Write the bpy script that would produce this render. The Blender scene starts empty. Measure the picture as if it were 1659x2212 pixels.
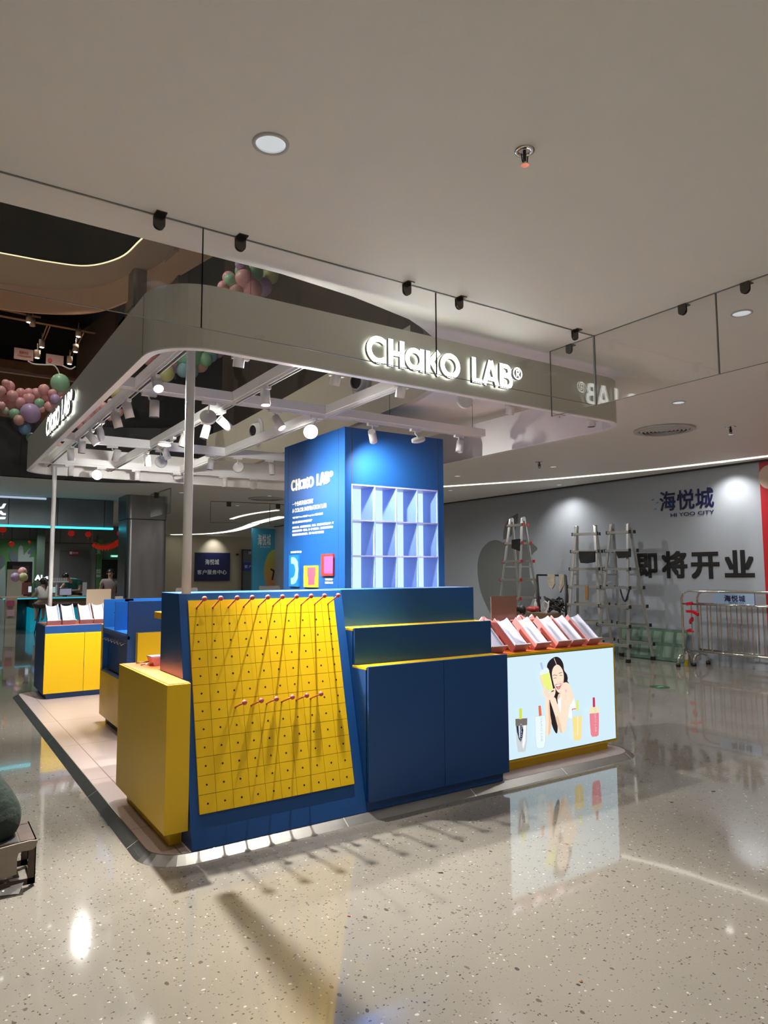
import bpy, bmesh, math, random
from mathutils import Vector, Matrix
R = math.radians
PI = math.pi
SC = bpy.context.scene
COL = SC.collection
random.seed(7)

# ------------------------------------------------------------------ camera
FPX, PITCH, ROLL, YAW, EYE = 1500.44, 0.0870370, -0.0045873, 0.5877905, 1.55
F0 = Vector((math.sin(YAW), math.cos(YAW), 0)); R0 = Vector((math.cos(YAW), -math.sin(YAW), 0)); U0 = Vector((0, 0, 1))
CF = F0 * math.cos(PITCH) + U0 * math.sin(PITCH); CU = -F0 * math.sin(PITCH) + U0 * math.cos(PITCH)
CR = R0 * math.cos(ROLL) + CU * math.sin(ROLL); CU = -R0 * math.sin(ROLL) + CU * math.cos(ROLL)
CAMP = Vector((0, 0, EYE))
cam = bpy.data.cameras.new('camera'); cam_ob = bpy.data.objects.new('camera', cam); COL.objects.link(cam_ob)
cam.sensor_fit = 'VERTICAL'; cam.sensor_height = 36.0; cam.lens = 36.0 * FPX / 2212.0
cam.clip_start = 0.05; cam.clip_end = 200
mr = Matrix((CR, CU, -CF)).transposed()
cam_ob.matrix_world = Matrix.Translation(CAMP) @ mr.to_4x4()
SC.camera = cam_ob

# ------------------------------------------------------------------ light and exposure
SC.view_settings.view_transform = 'Standard'; SC.view_settings.look = 'None'
SC.view_settings.gamma = 1.0; SC.view_settings.use_curve_mapping = False
SC.view_settings.exposure = 0.16
WORLD_STRENGTH = 0.18
WORLD_COLOR = (1.0, 0.95, 0.87)
DOWNLIGHT_W = 55.0
SPOT_W = 170.0
wd = bpy.data.worlds.new('mall_air'); SC.world = wd; wd.use_nodes = True
bg = wd.node_tree.nodes['Background']; bg.inputs[0].default_value = (*WORLD_COLOR, 1); bg.inputs[1].default_value = WORLD_STRENGTH

def ray(x, y):
    return CF + CR * ((x - 829.5) / FPX) - CU * ((y - 1106.0) / FPX)
def at(x, y, ax, v):
    """point of the sight line through pixel (x, y) on the plane ax = v"""
    d = ray(x, y); i = 'xyz'.index(ax); t = (v - CAMP[i]) / d[i]
    return CAMP + d * t
def near(x, y, P):
    """point of the sight line closest (in plan) to P"""
    d = ray(x, y); t = (P[0] * d[0] + P[1] * d[1]) / (d[0] ** 2 + d[1] ** 2)
    return CAMP + d * t

def lamp_spot(pos, direction, watts, size=60, blend=0.5, color=(1, 0.97, 0.92), radius=0.03, name='lamp_light'):
    l = bpy.data.lights.new(name, 'SPOT'); l.energy = watts; l.spot_size = R(size); l.spot_blend = blend
    l.color = color; l.shadow_soft_size = radius
    o = bpy.data.objects.new(name, l); COL.objects.link(o); o.location = pos
    o.rotation_euler = Vector(direction).to_track_quat('-Z', 'Y').to_euler()
    return o

# ------------------------------------------------------------------ materials
MATS = {}
def mat(name, col=(0.8, 0.8, 0.8), rough=0.5, metal=0.0, emit=None, es=1.0, coat=0.0, spec=0.5, noise=0.0, nscale=30, bump=0.0, aniso=0.0):
    if name in MATS: return MATS[name]
    m = bpy.data.materials.new(name); m.use_nodes = True; nt = m.node_tree; b = nt.nodes['Principled BSDF']
    b.inputs['Base Color'].default_value = (*col, 1); b.inputs['Roughness'].default_value = rough
    b.inputs['Metallic'].default_value = metal; b.inputs['Coat Weight'].default_value = coat
    b.inputs['Specular IOR Level'].default_value = spec
    if aniso: b.inputs['Anisotropic'].default_value = aniso
    if emit is not None:
        b.inputs['Emission Color'].default_value = (*emit, 1); b.inputs['Emission Strength'].default_value = es
    if noise or bump:
        tc = nt.nodes.new('ShaderNodeTexCoord'); nz = nt.nodes.new('ShaderNodeTexNoise')
        nz.inputs['Scale'].default_value = nscale; nz.inputs['Detail'].default_value = 4
        nt.links.new(tc.outputs['Object'], nz.inputs['Vector'])
        if noise:
            mx = nt.nodes.new('ShaderNodeMix'); mx.data_type = 'RGBA'
            mx.inputs[6].default_value = (*[c * (1 - noise) for c in col], 1); mx.inputs[7].default_value = (*[min(1, c * (1 + noise)) for c in col], 1)
            nt.links.new(nz.outputs['Fac'], mx.inputs[0]); nt.links.new(mx.outputs[2], b.inputs['Base Color'])
        if bump:
            bp = nt.nodes.new('ShaderNodeBump'); bp.inputs['Strength'].default_value = bump; bp.inputs['Distance'].default_value = 0.02
            nt.links.new(nz.outputs['Fac'], bp.inputs['Height']); nt.links.new(bp.outputs[0], b.inputs['Normal'])
    MATS[name] = m; return m
def glow(name, col, es=1.0):
    return mat(name, (0, 0, 0), 0.4, emit=col, es=es, spec=0.3)
def glass_mat(name, tint=(0.985, 0.99, 0.985), f0=0.04, rough=0.0):
    """clear pane: transparent, with a mirror share that grows toward grazing views"""
    if name in MATS: return MATS[name]
    m = bpy.data.materials.new(name); m.use_nodes = True; nt = m.node_tree; nt.nodes.clear(); N = nt.nodes.new; L = nt.links.new
    out = N('ShaderNodeOutputMaterial'); tr = N('ShaderNodeBsdfTransparent'); gl = N('ShaderNodeBsdfGlossy'); mx = N('ShaderNodeMixShader')
    lw = N('ShaderNodeLayerWeight'); lw.inputs[0].default_value = 0.5
    pw = N('ShaderNodeMath'); pw.operation = 'POWER'; pw.inputs[1].default_value = 4.0; L(lw.outputs['Facing'], pw.inputs[0])
    ma = N('ShaderNodeMath'); ma.operation = 'MULTIPLY_ADD'; ma.inputs[1].default_value = 1 - f0; ma.inputs[2].default_value = f0; L(pw.outputs[0], ma.inputs[0])
    tr.inputs[0].default_value = (*tint, 1); gl.inputs['Roughness'].default_value = rough
    L(ma.outputs[0], mx.inputs[0]); L(tr.outputs[0], mx.inputs[1]); L(gl.outputs[0], mx.inputs[2]); L(mx.outputs[0], out.inputs[0]); MATS[name] = m; return m

def floor_material():
    m = bpy.data.materials.new('terrazzo'); m.use_nodes = True; nt = m.node_tree; N = nt.nodes.new; L = nt.links.new
    b = nt.nodes['Principled BSDF']; tc = N('ShaderNodeTexCoord')
    base = N('ShaderNodeTexNoise'); base.inputs['Scale'].default_value = 220; base.inputs['Detail'].default_value = 3; L(tc.outputs['Object'], base.inputs['Vector'])
    big = N('ShaderNodeTexNoise'); big.inputs['Scale'].default_value = 1.1; big.inputs['Detail'].default_value = 5; L(tc.outputs['Object'], big.inputs['Vector'])
    mx = N('ShaderNodeMix'); mx.data_type = 'RGBA'; mx.inputs[6].default_value = (0.205, 0.186, 0.158, 1); mx.inputs[7].default_value = (0.29, 0.265, 0.228, 1)
    L(base.outputs['Fac'], mx.inputs[0]); prev = mx.outputs[2]
    mb = N('ShaderNodeMix'); mb.data_type = 'RGBA'; mb.blend_type = 'MULTIPLY'; mb.inputs[0].default_value = 0.35
    rp = N('ShaderNodeValToRGB'); rp.color_ramp.elements[0].position = 0.3; rp.color_ramp.elements[0].color = (0.72, 0.72, 0.72, 1); rp.color_ramp.elements[1].position = 0.7
    L(big.outputs['Fac'], rp.inputs[0]); L(prev, mb.inputs[6]); L(rp.outputs[0], mb.inputs[7]); prev = mb.outputs[2]
    for i, (sc, thr, rad, c0, c1, str_) in enumerate([(26, 0.945, 0.25, (0.05, 0.045, 0.04), (0.17, 0.14, 0.11), 1.6), (48, 0.88, 0.33, (0.045, 0.04, 0.035), (0.17, 0.14, 0.11), 1.8),
                                            (90, 0.88, 0.35, (0.06, 0.05, 0.045), (0.18, 0.15, 0.12), 1.4), (34, 0.98, 0.26, (0.52, 0.5, 0.45), (0.45, 0.42, 0.38), 1.5), (75, 0.96, 0.34, (0.5, 0.48, 0.43), (0.45, 0.42, 0.38), 1.3)]):
        mp = N('ShaderNodeMapping'); mp.inputs['Scale'].default_value = (1, str_ if i % 2 else 1 / str_, 1); mp.inputs['Location'].default_value = (i * 3.7, i * 1.3, 0); mp.inputs['Rotation'].default_value = (0, 0, i * 0.8)
        wn = N('ShaderNodeTexNoise'); wn.inputs['Scale'].default_value = sc * 1.3
        ad = N('ShaderNodeMix'); ad.data_type = 'VECTOR'; ad.inputs[0].default_value = 0.012
        L(tc.outputs['Object'], mp.inputs[0]); L(mp.outputs[0], ad.inputs[4]); L(mp.outputs[0], wn.inputs['Vector']); L(wn.outputs['Color'], ad.inputs[5])
        v = N('ShaderNodeTexVoronoi'); v.inputs['Scale'].default_value = sc; v.voronoi_dimensions = '2D'; L(ad.outputs[1], v.inputs['Vector'])
        sp = N('ShaderNodeSeparateColor'); L(v.outputs['Color'], sp.inputs[0])
        g = N('ShaderNodeMath'); g.operation = 'GREATER_THAN'; g.inputs[1].default_value = thr; L(sp.outputs[0], g.inputs[0])
        rr = N('ShaderNodeMath'); rr.operation = 'MULTIPLY'; rr.inputs[1].default_value = rad; L(sp.outputs[1], rr.inputs[0])
        l = N('ShaderNodeMath'); l.operation = 'LESS_THAN'; L(v.outputs['Distance'], l.inputs[0]); L(rr.outputs[0], l.inputs[1])
        a = N('ShaderNodeMath'); a.operation = 'MULTIPLY'; L(g.outputs[0], a.inputs[0]); L(l.outputs[0], a.inputs[1])
        cm = N('ShaderNodeMix'); cm.data_type = 'RGBA'; cm.inputs[6].default_value = (*c0, 1); cm.inputs[7].default_value = (*c1, 1); L(sp.outputs[2], cm.inputs[0])
        o = N('ShaderNodeMix'); o.data_type = 'RGBA'; L(a.outputs[0], o.inputs[0]); L(prev, o.inputs[6]); L(cm.outputs[2], o.inputs[7]); prev = o.outputs[2]
    L(prev, b.inputs['Base Color'])
    rn = N('ShaderNodeMapRange'); rn.inputs[3].default_value = 0.035; rn.inputs[4].default_value = 0.10; L(big.outputs['Fac'], rn.inputs[0]); L(rn.outputs[0], b.inputs['Roughness'])
    b.inputs['IOR'].default_value = 1.55; b.inputs['Coat Weight'].default_value = 0.35; b.inputs['Coat Roughness'].default_value = 0.02
    wb = N('ShaderNodeTexNoise'); wb.inputs['Scale'].default_value = 3.5; L(tc.outputs['Object'], wb.inputs['Vector'])
    bp = N('ShaderNodeBump'); bp.inputs['Strength'].default_value = 0.06; bp.inputs['Distance'].default_value = 0.004; L(wb.outputs['Fac'], bp.inputs['Height']); L(bp.outputs[0], b.inputs['Normal']); L(bp.outputs[0], b.inputs['Coat Normal'])
    return m
def tiles_material(name, c, sx, sy, off=(0, 0), mortar=0.004, mc=(0.2, 0.17, 0.16), rough=0.35, noise=0.05):
    m = bpy.data.materials.new(name); m.use_nodes = True; nt = m.node_tree; N = nt.nodes.new; L = nt.links.new
    b = nt.nodes['Principled BSDF']; tc = N('ShaderNodeTexCoord'); mp = N('ShaderNodeMapping'); mp.inputs['Location'].default_value = (*off, 0)
    br = N('ShaderNodeTexBrick'); br.offset = 0.0; br.inputs['Color1'].default_value = (*c, 1); br.inputs['Color2'].default_value = (*[k * (1 - noise) for k in c], 1)
    br.inputs['Mortar'].default_value = (*mc, 1); br.inputs['Scale'].default_value = 1; br.inputs['Mortar Size'].default_value = mortar; br.inputs['Brick Width'].default_value = sx; br.inputs['Row Height'].default_value = sy
    L(tc.outputs['Object'], mp.inputs[0]); L(mp.outputs[0], br.inputs['Vector']); L(br.outputs['Color'], b.inputs['Base Color']); b.inputs['Roughness'].default_value = rough
    MATS[name] = m; return m
def brushed(name, col=(0.26, 0.25, 0.235), rough=0.36, sc=(2, 2, 220)):
    m = bpy.data.materials.new(name); m.use_nodes = True; nt = m.node_tree; N = nt.nodes.new; L = nt.links.new
    b = nt.nodes['Principled BSDF']; tc = N('ShaderNodeTexCoord'); mp = N('ShaderNodeMapping'); mp.inputs['Scale'].default_value = sc
    nz = N('ShaderNodeTexNoise'); nz.inputs['Scale'].default_value = 3; nz.inputs['Detail'].default_value = 3
    L(tc.outputs['Object'], mp.inputs[0]); L(mp.outputs[0], nz.inputs['Vector'])
    mr_ = N('ShaderNodeMapRange'); mr_.inputs[3].default_value = rough * 0.7; mr_.inputs[4].default_value = rough * 1.4; L(nz.outputs['Fac'], mr_.inputs[0]); L(mr_.outputs[0], b.inputs['Roughness'])
    b.inputs['Base Color'].default_value = (*col, 1); b.inputs['Metallic'].default_value = 1.0
    MATS[name] = m; return m

M_floor = floor_material()
M_ceil = mat('ceiling_paint', (0.82, 0.805, 0.77), 0.6, bump=0.03, nscale=2.0)
M_white = mat('white_powder_coat', (0.84, 0.84, 0.84), 0.4)
M_offw = mat('inner_white', (0.80, 0.79, 0.77), 0.35)
M_blue = mat('cobalt_laminate', (0.010, 0.070, 0.25), 0.34, spec=0.5)
M_blueL = mat('cobalt_bright', (0.02, 0.17, 0.55), 0.35)
M_yellow = mat('yellow_laminate', (0.80, 0.50, 0.005), 0.38)
M_orange = mat('orange_laminate', (0.85, 0.19, 0.04), 0.4)
M_pink = mat('coral_lacquer', (0.62, 0.27, 0.27), 0.4)
M_coral = mat('coral_rod', (0.52, 0.11, 0.10), 0.38)
M_traywhite = mat('tray_white', (0.56, 0.59, 0.74), 0.25)
M_fascia = mat('satin_grey_sheet', (0.60, 0.585, 0.52), 0.36, metal=0.2)
M_steel = brushed('brushed_steel')
M_chrome = mat('polished_steel', (0.72, 0.70, 0.67), 0.12, metal=1.0)
M_alu = mat('aluminium', (0.62, 0.62, 0.60), 0.35, metal=0.85)
M_black = mat('black_rubber', (0.012, 0.012, 0.012), 0.5)
M_dark = mat('charcoal', (0.03, 0.03, 0.032), 0.5)
M_greymetal = brushed('grey_cladding', (0.30, 0.31, 0.32), 0.35, (2, 2, 0.6))
M_letter = glow('letter_glow', (0.97, 1.0, 0.93), 6.5)
M_letterback = glow('letter_back_glow', (0.95, 1.0, 0.92), 2.6)
M_letterside = mat('letter_side', (0.22, 0.22, 0.22), 0.4)
M_skin = mat('skin', (0.62, 0.36, 0.26), 0.5)
M_hair = mat('dark_hair', (0.015, 0.012, 0.01), 0.4)
M_navy = mat('navy_ink', (0.007, 0.010, 0.075), 0.5)
M_blackink = mat('black_ink', (0.012, 0.012, 0.012), 0.5)
M_wtext = mat('white_lettering', (0.85, 0.86, 0.86), 0.5)
M_glass = glass_mat('clear_glass')
M_glassg = glass_mat('green_glass', (0.45, 0.58, 0.50), 0.06)
M_lens = glow('lamp_lens', (1, 0.98, 0.94), 9.0)
M_lensoff = mat('lens_off', (0.55, 0.55, 0.53), 0.2)

# ------------------------------------------------------------------ mesh builder
class MB:
    def __init__(s): s.v = []; s.f = []; s.m = []; s.s = []; s.mi = 0; s.T = None
    def add(s, vs, fs, smooth=False):
        o = len(s.v)
        for p in vs:
            p = Vector(p); s.v.append(tuple(s.T @ p) if s.T is not None else tuple(p))
        for f in fs: s.f.append([o + i for i in f]); s.m.append(s.mi); s.s.append(smooth)
        return s
    def box(s, x0, x1, y0, y1, z0, z1):
        if x0 > x1: x0, x1 = x1, x0
        if y0 > y1: y0, y1 = y1, y0
        if z0 > z1: z0, z1 = z1, z0
        vs = [(x, y, z) for z in (z0, z1) for y in (y0, y1) for x in (x0, x1)]
        return s.add(vs, [(0, 2, 3, 1), (4, 5, 7, 6), (0, 1, 5, 4), (2, 6, 7, 3), (0, 4, 6, 2), (1, 3, 7, 5)])
    def prism(s, poly, fn, h0, h1, smooth=False):
        """poly: 2D points, fn(u, v, h) -> 3D"""
        n = len(poly); vs = [fn(u, v, h0) for u, v in poly] + [fn(u, v, h1) for u, v in poly]
        s.add(vs, [tuple(range(n))[::-1], tuple(range(n, 2 * n))])
        vs2 = vs; s.add(vs2, [(i, (i + 1) % n, n + (i + 1) % n, n + i) for i in range(n)], smooth)
        return s
    def zprism(s, poly, z0, z1): return s.prism(poly, lambda u, v, h: (u, v, h), z0, z1)
    def face(s, pts): return s.add(pts, [tuple(range(len(pts)))])
    def tube(s, pts, r, n=10, caps=True, r1=None):
        pts = [Vector(p) for p in pts]; rings = []; up = None
        for i, p in enumerate(pts):
            d = (pts[min(i + 1, len(pts) - 1)] - pts[max(i - 1, 0)]).normalized()
            if up is None:
                up = Vector((0, 0, 1)) if abs(d.z) < 0.9 else Vector((1, 0, 0))
            a = d.cross(up).normalized(); b = a.cross(d).normalized(); up = b
            rr = r if r1 is None else r + (r1 - r) * i / (len(pts) - 1)
            rings.append([p + (a * math.cos(2 * PI * k / n) + b * math.sin(2 * PI * k / n)) * rr for k in range(n)])
        vs = [q for rg in rings for q in rg]; fs = []
        for i in range(len(pts) - 1):
            for k in range(n): fs.append((i * n + k, i * n + (k + 1) % n, (i + 1) * n + (k + 1) % n, (i + 1) * n + k))
        s.add(vs, fs, True)
        if caps: s.add(rings[0] + rings[-1], [tuple(range(n)), tuple(range(2 * n - 1, n - 1, -1))])
        return s
    def lathe(s, prof, org, axis=(0, 0, 1), n=24, smooth=True):
        """prof: [(radius, height)], org + axis"""
        org = Vector(org); ax = Vector(axis).normalized(); t = Vector((1, 0, 0)) if abs(ax.x) < 0.9 else Vector((0, 1, 0))
        a = ax.cross(t).normalized(); b = ax.cross(a).normalized(); vs = []
        for r, h in prof: vs += [org + ax * h + (a * math.cos(2 * PI * k / n) + b * math.sin(2 * PI * k / n)) * r for k in range(n)]
        fs = [(i * n + k, i * n + (k + 1) % n, (i + 1) * n + (k + 1) % n, (i + 1) * n + k) for i in range(len(prof) - 1) for k in range(n)]
        s.add(vs, fs, smooth)
        return s
    def disc(s, org, axis, r, n=24):
        org = Vector(org); ax = Vector(axis).normalized(); t = Vector((1, 0, 0)) if abs(ax.x) < 0.9 else Vector((0, 1, 0))
        a = ax.cross(t).normalized(); b = ax.cross(a).normalized()
        return s.add([org + (a * math.cos(2 * PI * k / n) + b * math.sin(2 * PI * k / n)) * r for k in range(n)], [tuple(range(n))])
    def cyl(s, org, axis, r, h, n=20):
        s.lathe([(r, 0), (r, h)], org, axis, n); ax = Vector(axis).normalized()
        return s.disc(org, -ax, r, n).disc(Vector(org) + ax * h, ax, r, n)
    def ball(s, c, r, n=16, sc=(1, 1, 1)):
        c = Vector(c); vs = []; m = n // 2
        for i in range(m + 1):
            th = PI * i / m
            for k in range(n): vs.append(c + Vector((math.sin(th) * math.cos(2 * PI * k / n) * sc[0], math.sin(th) * math.sin(2 * PI * k / n) * sc[1], math.cos(th) * sc[2])) * r)
        return s.add(vs, [(i * n + k, (i + 1) * n + k, (i + 1) * n + (k + 1) % n, i * n + (k + 1) % n) for i in range(m) for k in range(n)], True)
    def build(s, name, mats, parent=None, local=False, bevel=0.0, label=None):
        if not isinstance(mats, (list, tuple)): mats = [mats]
        off = Vector((0, 0, 0))
        if parent is not None and not local:
            r = parent
            while r.parent is not None: r = r.parent
            off = Vector(r.location)
        me = bpy.data.meshes.new(name); me.from_pydata([tuple(Vector(p) - off) for p in s.v], [], s.f)
        for m in mats: me.materials.append(m)
        me.polygons.foreach_set('material_index', [min(i, len(mats) - 1) for i in s.m]); me.polygons.foreach_set('use_smooth', s.s)
        bm = bmesh.new(); bm.from_mesh(me); bmesh.ops.remove_doubles(bm, verts=bm.verts, dist=1e-6)
        bmesh.ops.recalc_face_normals(bm, faces=bm.faces); bm.to_mesh(me); bm.free(); me.update()
        o = bpy.data.objects.new(name, me); COL.objects.link(o); o.parent = parent
        if bevel:
            b = o.modifiers.new('bevel', 'BEVEL'); b.width = bevel; b.segments = 2; b.limit_method = 'ANGLE'; b.angle_limit = R(50)
        if label: o['label'] = label
        return o
def tag(o, label, cat, group=None):
    o['label'] = label; o['category'] = cat
    if group: o['group'] = group
    return o
def thing(name, loc, label, cat, group=None, rz=0):
    o = bpy.data.objects.new(name, None); COL.objects.link(o); o.location = loc; o.rotation_euler = (0, 0, rz); o.empty_display_size = 0.1
    return tag(o, label, cat, group)
def struct(o): o['kind'] = 'structure'; return o
def copy_tree(o, parent=None):
    c = o.copy(); COL.objects.link(c); c.parent = parent
    for ch in list(o.children): copy_tree(ch, c)
    return c

_tc = {}
def text_mesh(body, bold=0.0, extrude=0.0):
    key = (body, bold, extrude)
    if key in _tc: return _tc[key]
    cu = bpy.data.curves.new('lettering', 'FONT'); cu.body = body; cu.extrude = extrude; cu.resolution_u = 3; cu.space_line = 0.9
    o = bpy.data.objects.new('lettering', cu); COL.objects.link(o); bpy.context.view_layer.update()
    me = bpy.data.meshes.new_from_object(o.evaluated_get(bpy.context.evaluated_depsgraph_get()))
    vs = [tuple(v.co) for v in me.vertices]; fs = [tuple(p.vertices) for p in me.polygons]
    bpy.data.objects.remove(o); bpy.data.curves.remove(cu); bpy.data.meshes.remove(me)
    if bold:
        v0, f0 = list(vs), list(fs); n = len(v0); vs, fs = [], []; k = 0
        for rr in (1.0, 0.45):
            for sx, sy in ((-1, -1), (0, -1), (1, -1), (1, 0), (1, 1), (0, 1), (-1, 1), (-1, 0)):
                dx, dy = bold * rr * 0.85 * sx, bold * rr * 0.85 * sy
                vs += [(a + dx, b + dy, c + k * 0.0002) for a, b, c in v0]; fs += [tuple(i + k * n for i in f) for f in f0]; k += 1
    xs = [v[0] for v in vs]; ys = [v[1] for v in vs]; x0, x1, y0, y1 = min(xs), max(xs), min(ys), max(ys)
    r = ([((v[0] - x0) / (x1 - x0), (v[1] - y0) / (y1 - y0), v[2]) for v in vs], fs, (x1 - x0) / (y1 - y0)); _tc[key] = r; return r
def text(mb, body, ll, right, up, w, h, lift=0.002, bold=0.0, depth=0.0):
    """letters fitted in a w x h rectangle whose lower left is ll"""
    vs, fs, _ = text_mesh(body, bold, 0.5 if depth else 0.0)
    ll = Vector(ll); ri = Vector(right).normalized(); upv = Vector(up).normalized(); nrm = ri.cross(upv).normalized()
    mb.add([ll + ri * (a * w) + upv * (b * h) + nrm * (lift + (c + 0.5) * depth if depth else lift + c) for a, b, c in vs], fs)
    return mb
def thick(pts, w, closed=False):
    """thick polyline as list of quads (2D)"""
    n = len(pts); L_, R_ = [], []
    for i in range(n):
        if closed: a, b = pts[(i - 1) % n], pts[(i + 1) % n]
        else: a, b = pts[max(i - 1, 0)], pts[min(i + 1, n - 1)]
        dx, dy = b[0] - a[0], b[1] - a[1]; l = math.hypot(dx, dy) or 1; nx, ny = -dy / l * w / 2, dx / l * w / 2
        k = 1.0
        if 0 < i < n - 1 or closed:
            p = pts[(i - 1) % n]; d1 = (pts[i][0] - p[0], pts[i][1] - p[1]); l1 = math.hypot(*d1) or 1
            c = (-d1[1] / l1) * (nx * 2 / w) + (d1[0] / l1) * (ny * 2 / w); k = 1 / max(c, 0.4)
        L_.append((pts[i][0] + nx * k, pts[i][1] + ny * k)); R_.append((pts[i][0] - nx * k, pts[i][1] - ny * k))
    out = []
    for i in range(n if closed else n - 1):
        j = (i + 1) % n; out.append([L_[i], R_[i], R_[j], L_[j]])
    return out
def arc(cx, cy, r, a0, a1, n=20, ry=None):
    ry = r if ry is None else ry
    return [(cx + r * math.cos(R(a0 + (a1 - a0) * i / n)), cy + ry * math.sin(R(a0 + (a1 - a0) * i / n))) for i in range(n + 1)]
W_ = 0.2
def logo_glyphs():
    """the geometric wordmark: (glyph strokes, x offset), cap height 1"""
    g = []
    g.append(([thick(arc(0.44, 0.5, 0.40, 48, 312, 22), W_)], 0.0))
    g.append(([thick([(0.1, 0), (0.1, 1)], W_), thick([(0.6, 0), (0.6, 1)], W_), thick([(0.15, 0.5), (0.55, 0.5)], 0.18)], 0.86))
    g.append(([thick(arc(0.40, 0.43, 0.33, 0, 360, 28)[:-1], 0.19, True), thick([(0.74, 0.0), (0.74, 0.86)], 0.19)], 1.62))
    g.append(([thick([(0.1, 0), (0.1, 1 - .14)], 0.19), thick([(0.60, 0.9), (0.16, 0.42)], 0.2), thick([(0.24, 0.5), (0.62, 0.0)], 0.2)], 2.54))
    g.append(([thick(arc(0.46, 0.46, 0.38, 0, 360, 28)[:-1], W_, True)], 3.24))
    g.append(([thick([(0.1, 1), (0.1, 0)], W_), thick([(0.0, 0.09), (0.52, 0.09)], 0.18)], 4.78))
    g.append(([thick([(0.09, 0), (0.43, 1)], 0.2), thick([(0.79, 0), (0.45, 1)], 0.2), thick([(0.2, 0.27), (0.7, 0.27)], 0.16)], 5.32))
    g.append(([thick([(0.1, 0), (0.1, 1)], W_), thick([(0.15, 0.91), (0.34, 0.91)] + arc(0.36, 0.73, 0.18, 90, -90, 8) + [(0.15, 0.55)], 0.17), thick([(0.15, 0.52), (0.38, 0.52)] + arc(0.40, 0.30, 0.215, 90, -90, 8) + [(0.15, 0.085)], 0.17)], 6.24))
    g.append(([thick(arc(0.25, 0.72, 0.225, 0, 360, 24)[:-1], 0.055, True), thick([(0.19, 0.58), (0.19, 0.86), (0.27, 0.86)] + arc(0.27, 0.79, 0.07, 90, -90, 6) + [(0.19, 0.72)], 0.045), thick([(0.25, 0.72), (0.34, 0.58)], 0.045)], 6.98))
    return g
LOGO_W = 7.48
def tubes_through(pts, k=8, closed=False):
    """Catmull-Rom smoothing of a point list"""
    P = [Vector(p) for p in pts]; out = []
    for i in range(len(P) - 1):
        a = P[max(i - 1, 0)]; b = P[i]; c = P[i + 1]; d = P[min(i + 2, len(P) - 1)]
        for j in range(k):
            t = j / k; out.append(0.5 * ((2 * b) + (c - a) * t + (2 * a - 5 * b + 4 * c - d) * t * t + (3 * b - a - 3 * c + d) * t ** 3))
    out.append(P[-1]); return out
def smooth2(pts, k=6):
    n = len(pts); out = []
    for i in range(n):
        a, b, c, d = [Vector((*pts[(i + j) % n], 0)) for j in (-1, 0, 1, 2)]
        for j in range(k):
            t = j / k; q = 0.5 * ((2 * b) + (c - a) * t + (2 * a - 5 * b + 4 * c - d) * t * t + (3 * b - a - 3 * c + d) * t ** 3); out.append((q.x, q.y))
    return out
def round_rect(x0, x1, y0, y1, r, n=10):
    return arc(x1 - r, y1 - r, r, 0, 90, n) + arc(x0 + r, y1 - r, r, 90, 180, n) + arc(x0 + r, y0 + r, r, 180, 270, n) + arc(x1 - r, y0 + r, r, 270, 360, n)
# ------------------------------------------------------------------ building shell
ZC = 3.3
b = MB(); b.box(-14, 16, -7, 42, -0.1, 0); struct(b.build('floor', M_floor))
OPEN = [(1.69, 3.61), (2.21, 3.67), (2.47, 3.73), (2.75, 3.80), (2.95, 3.90), (3.3, 4.12), (3.65, 4.45), (3.95, 4.95), (4.1, 5.55), (4.2, 7.0), (4.3, 8.8), (4.4, 11.1), (4.3, 12.5), (3.8, 13.5), (3.0, 13.9), (2.4, 13.95)]
b = MB(); b.zprism([(-14, -7), (16, -7), (16, 42), (-14, 42), (-14, 13.95)] + OPEN[::-1] + [(-14, 3.61)], ZC, ZC + 0.18)
CEIL = struct(b.build('ceiling', M_ceil)); HOLES = []
def ribbon(mb, path, z0, z1, t=0.06, side=1):
    for q in thick(path, t): mb.zprism(q, z0, z1)
    return mb
M_cream = mat('cream_bulkhead', (0.62, 0.58, 0.47), 0.5)
M_darkband = mat('dark_panel', (0.045, 0.045, 0.048), 0.38, noise=0.1, nscale=1.0)
M_brown = mat('brown_stone_panel', (0.075, 0.062, 0.052), 0.4, noise=0.25, nscale=60)
M_uppergrey = mat('upper_ceiling', (0.36, 0.34, 0.31), 0.6)
M_peach = mat('peach_plaster', (0.62, 0.46, 0.36), 0.6)
M_void = mat('void_black', (0.008, 0.008, 0.009), 0.6)
b = MB(); ribbon(b, [(3.3, 4.17), (3.65, 4.5), (3.95, 5.0), (4.1, 5.6), (4.2, 7.0), (4.3, 8.8), (4.4, 11.1), (4.32, 12.3)], ZC - 0.02, 4.07, 0.08)
struct(b.build('trim_1', M_cream))
b = MB(); ribbon(b, [(2.2, 3.76), (2.75, 3.9), (3.3, 4.3), (3.8, 4.95), (4.2, 5.8), (4.7, 8.4), (4.98, 11.1), (4.75, 12.7)], 3.48, 8.6, 0.08)
struct(b.build('wall_atrium', M_brown))
b = MB(); ribbon(b, [(4.36, 12.3), (4.2, 12.9), (3.8, 13.5), (3.0, 13.92), (2.4, 14.0), (-14, 14.0)], ZC, 4.36, 0.1)
for x in (0.2, 1.42, 2.6):
    b.box(x, x + 0.02, 13.93, 13.96, ZC, 4.36)
struct(b.build('wall_slab_edge', M_darkband))
# dark panelling of the storey above, right of the balustrade
b = MB(); b.box(4.3, 4.5, 14.3, 22, 4.3, 8.5); b.box(2.75, 4.5, 14.25, 14.4, 4.3, 5.6); struct(b.build('wall_upper_right', M_darkband))
b = MB(); b.box(-14, 16, 14.1, 23, 4.2, 4.3); struct(b.build('floor_upper', mat('upper_floor', (0.5, 0.42, 0.34), .4)))
b = MB(); b.box(-14, 16, -7, 42, 9.4, 9.5); struct(b.build('ceiling_light_lid', M_void))  # dark lid added over everything to keep world light out from above
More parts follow.
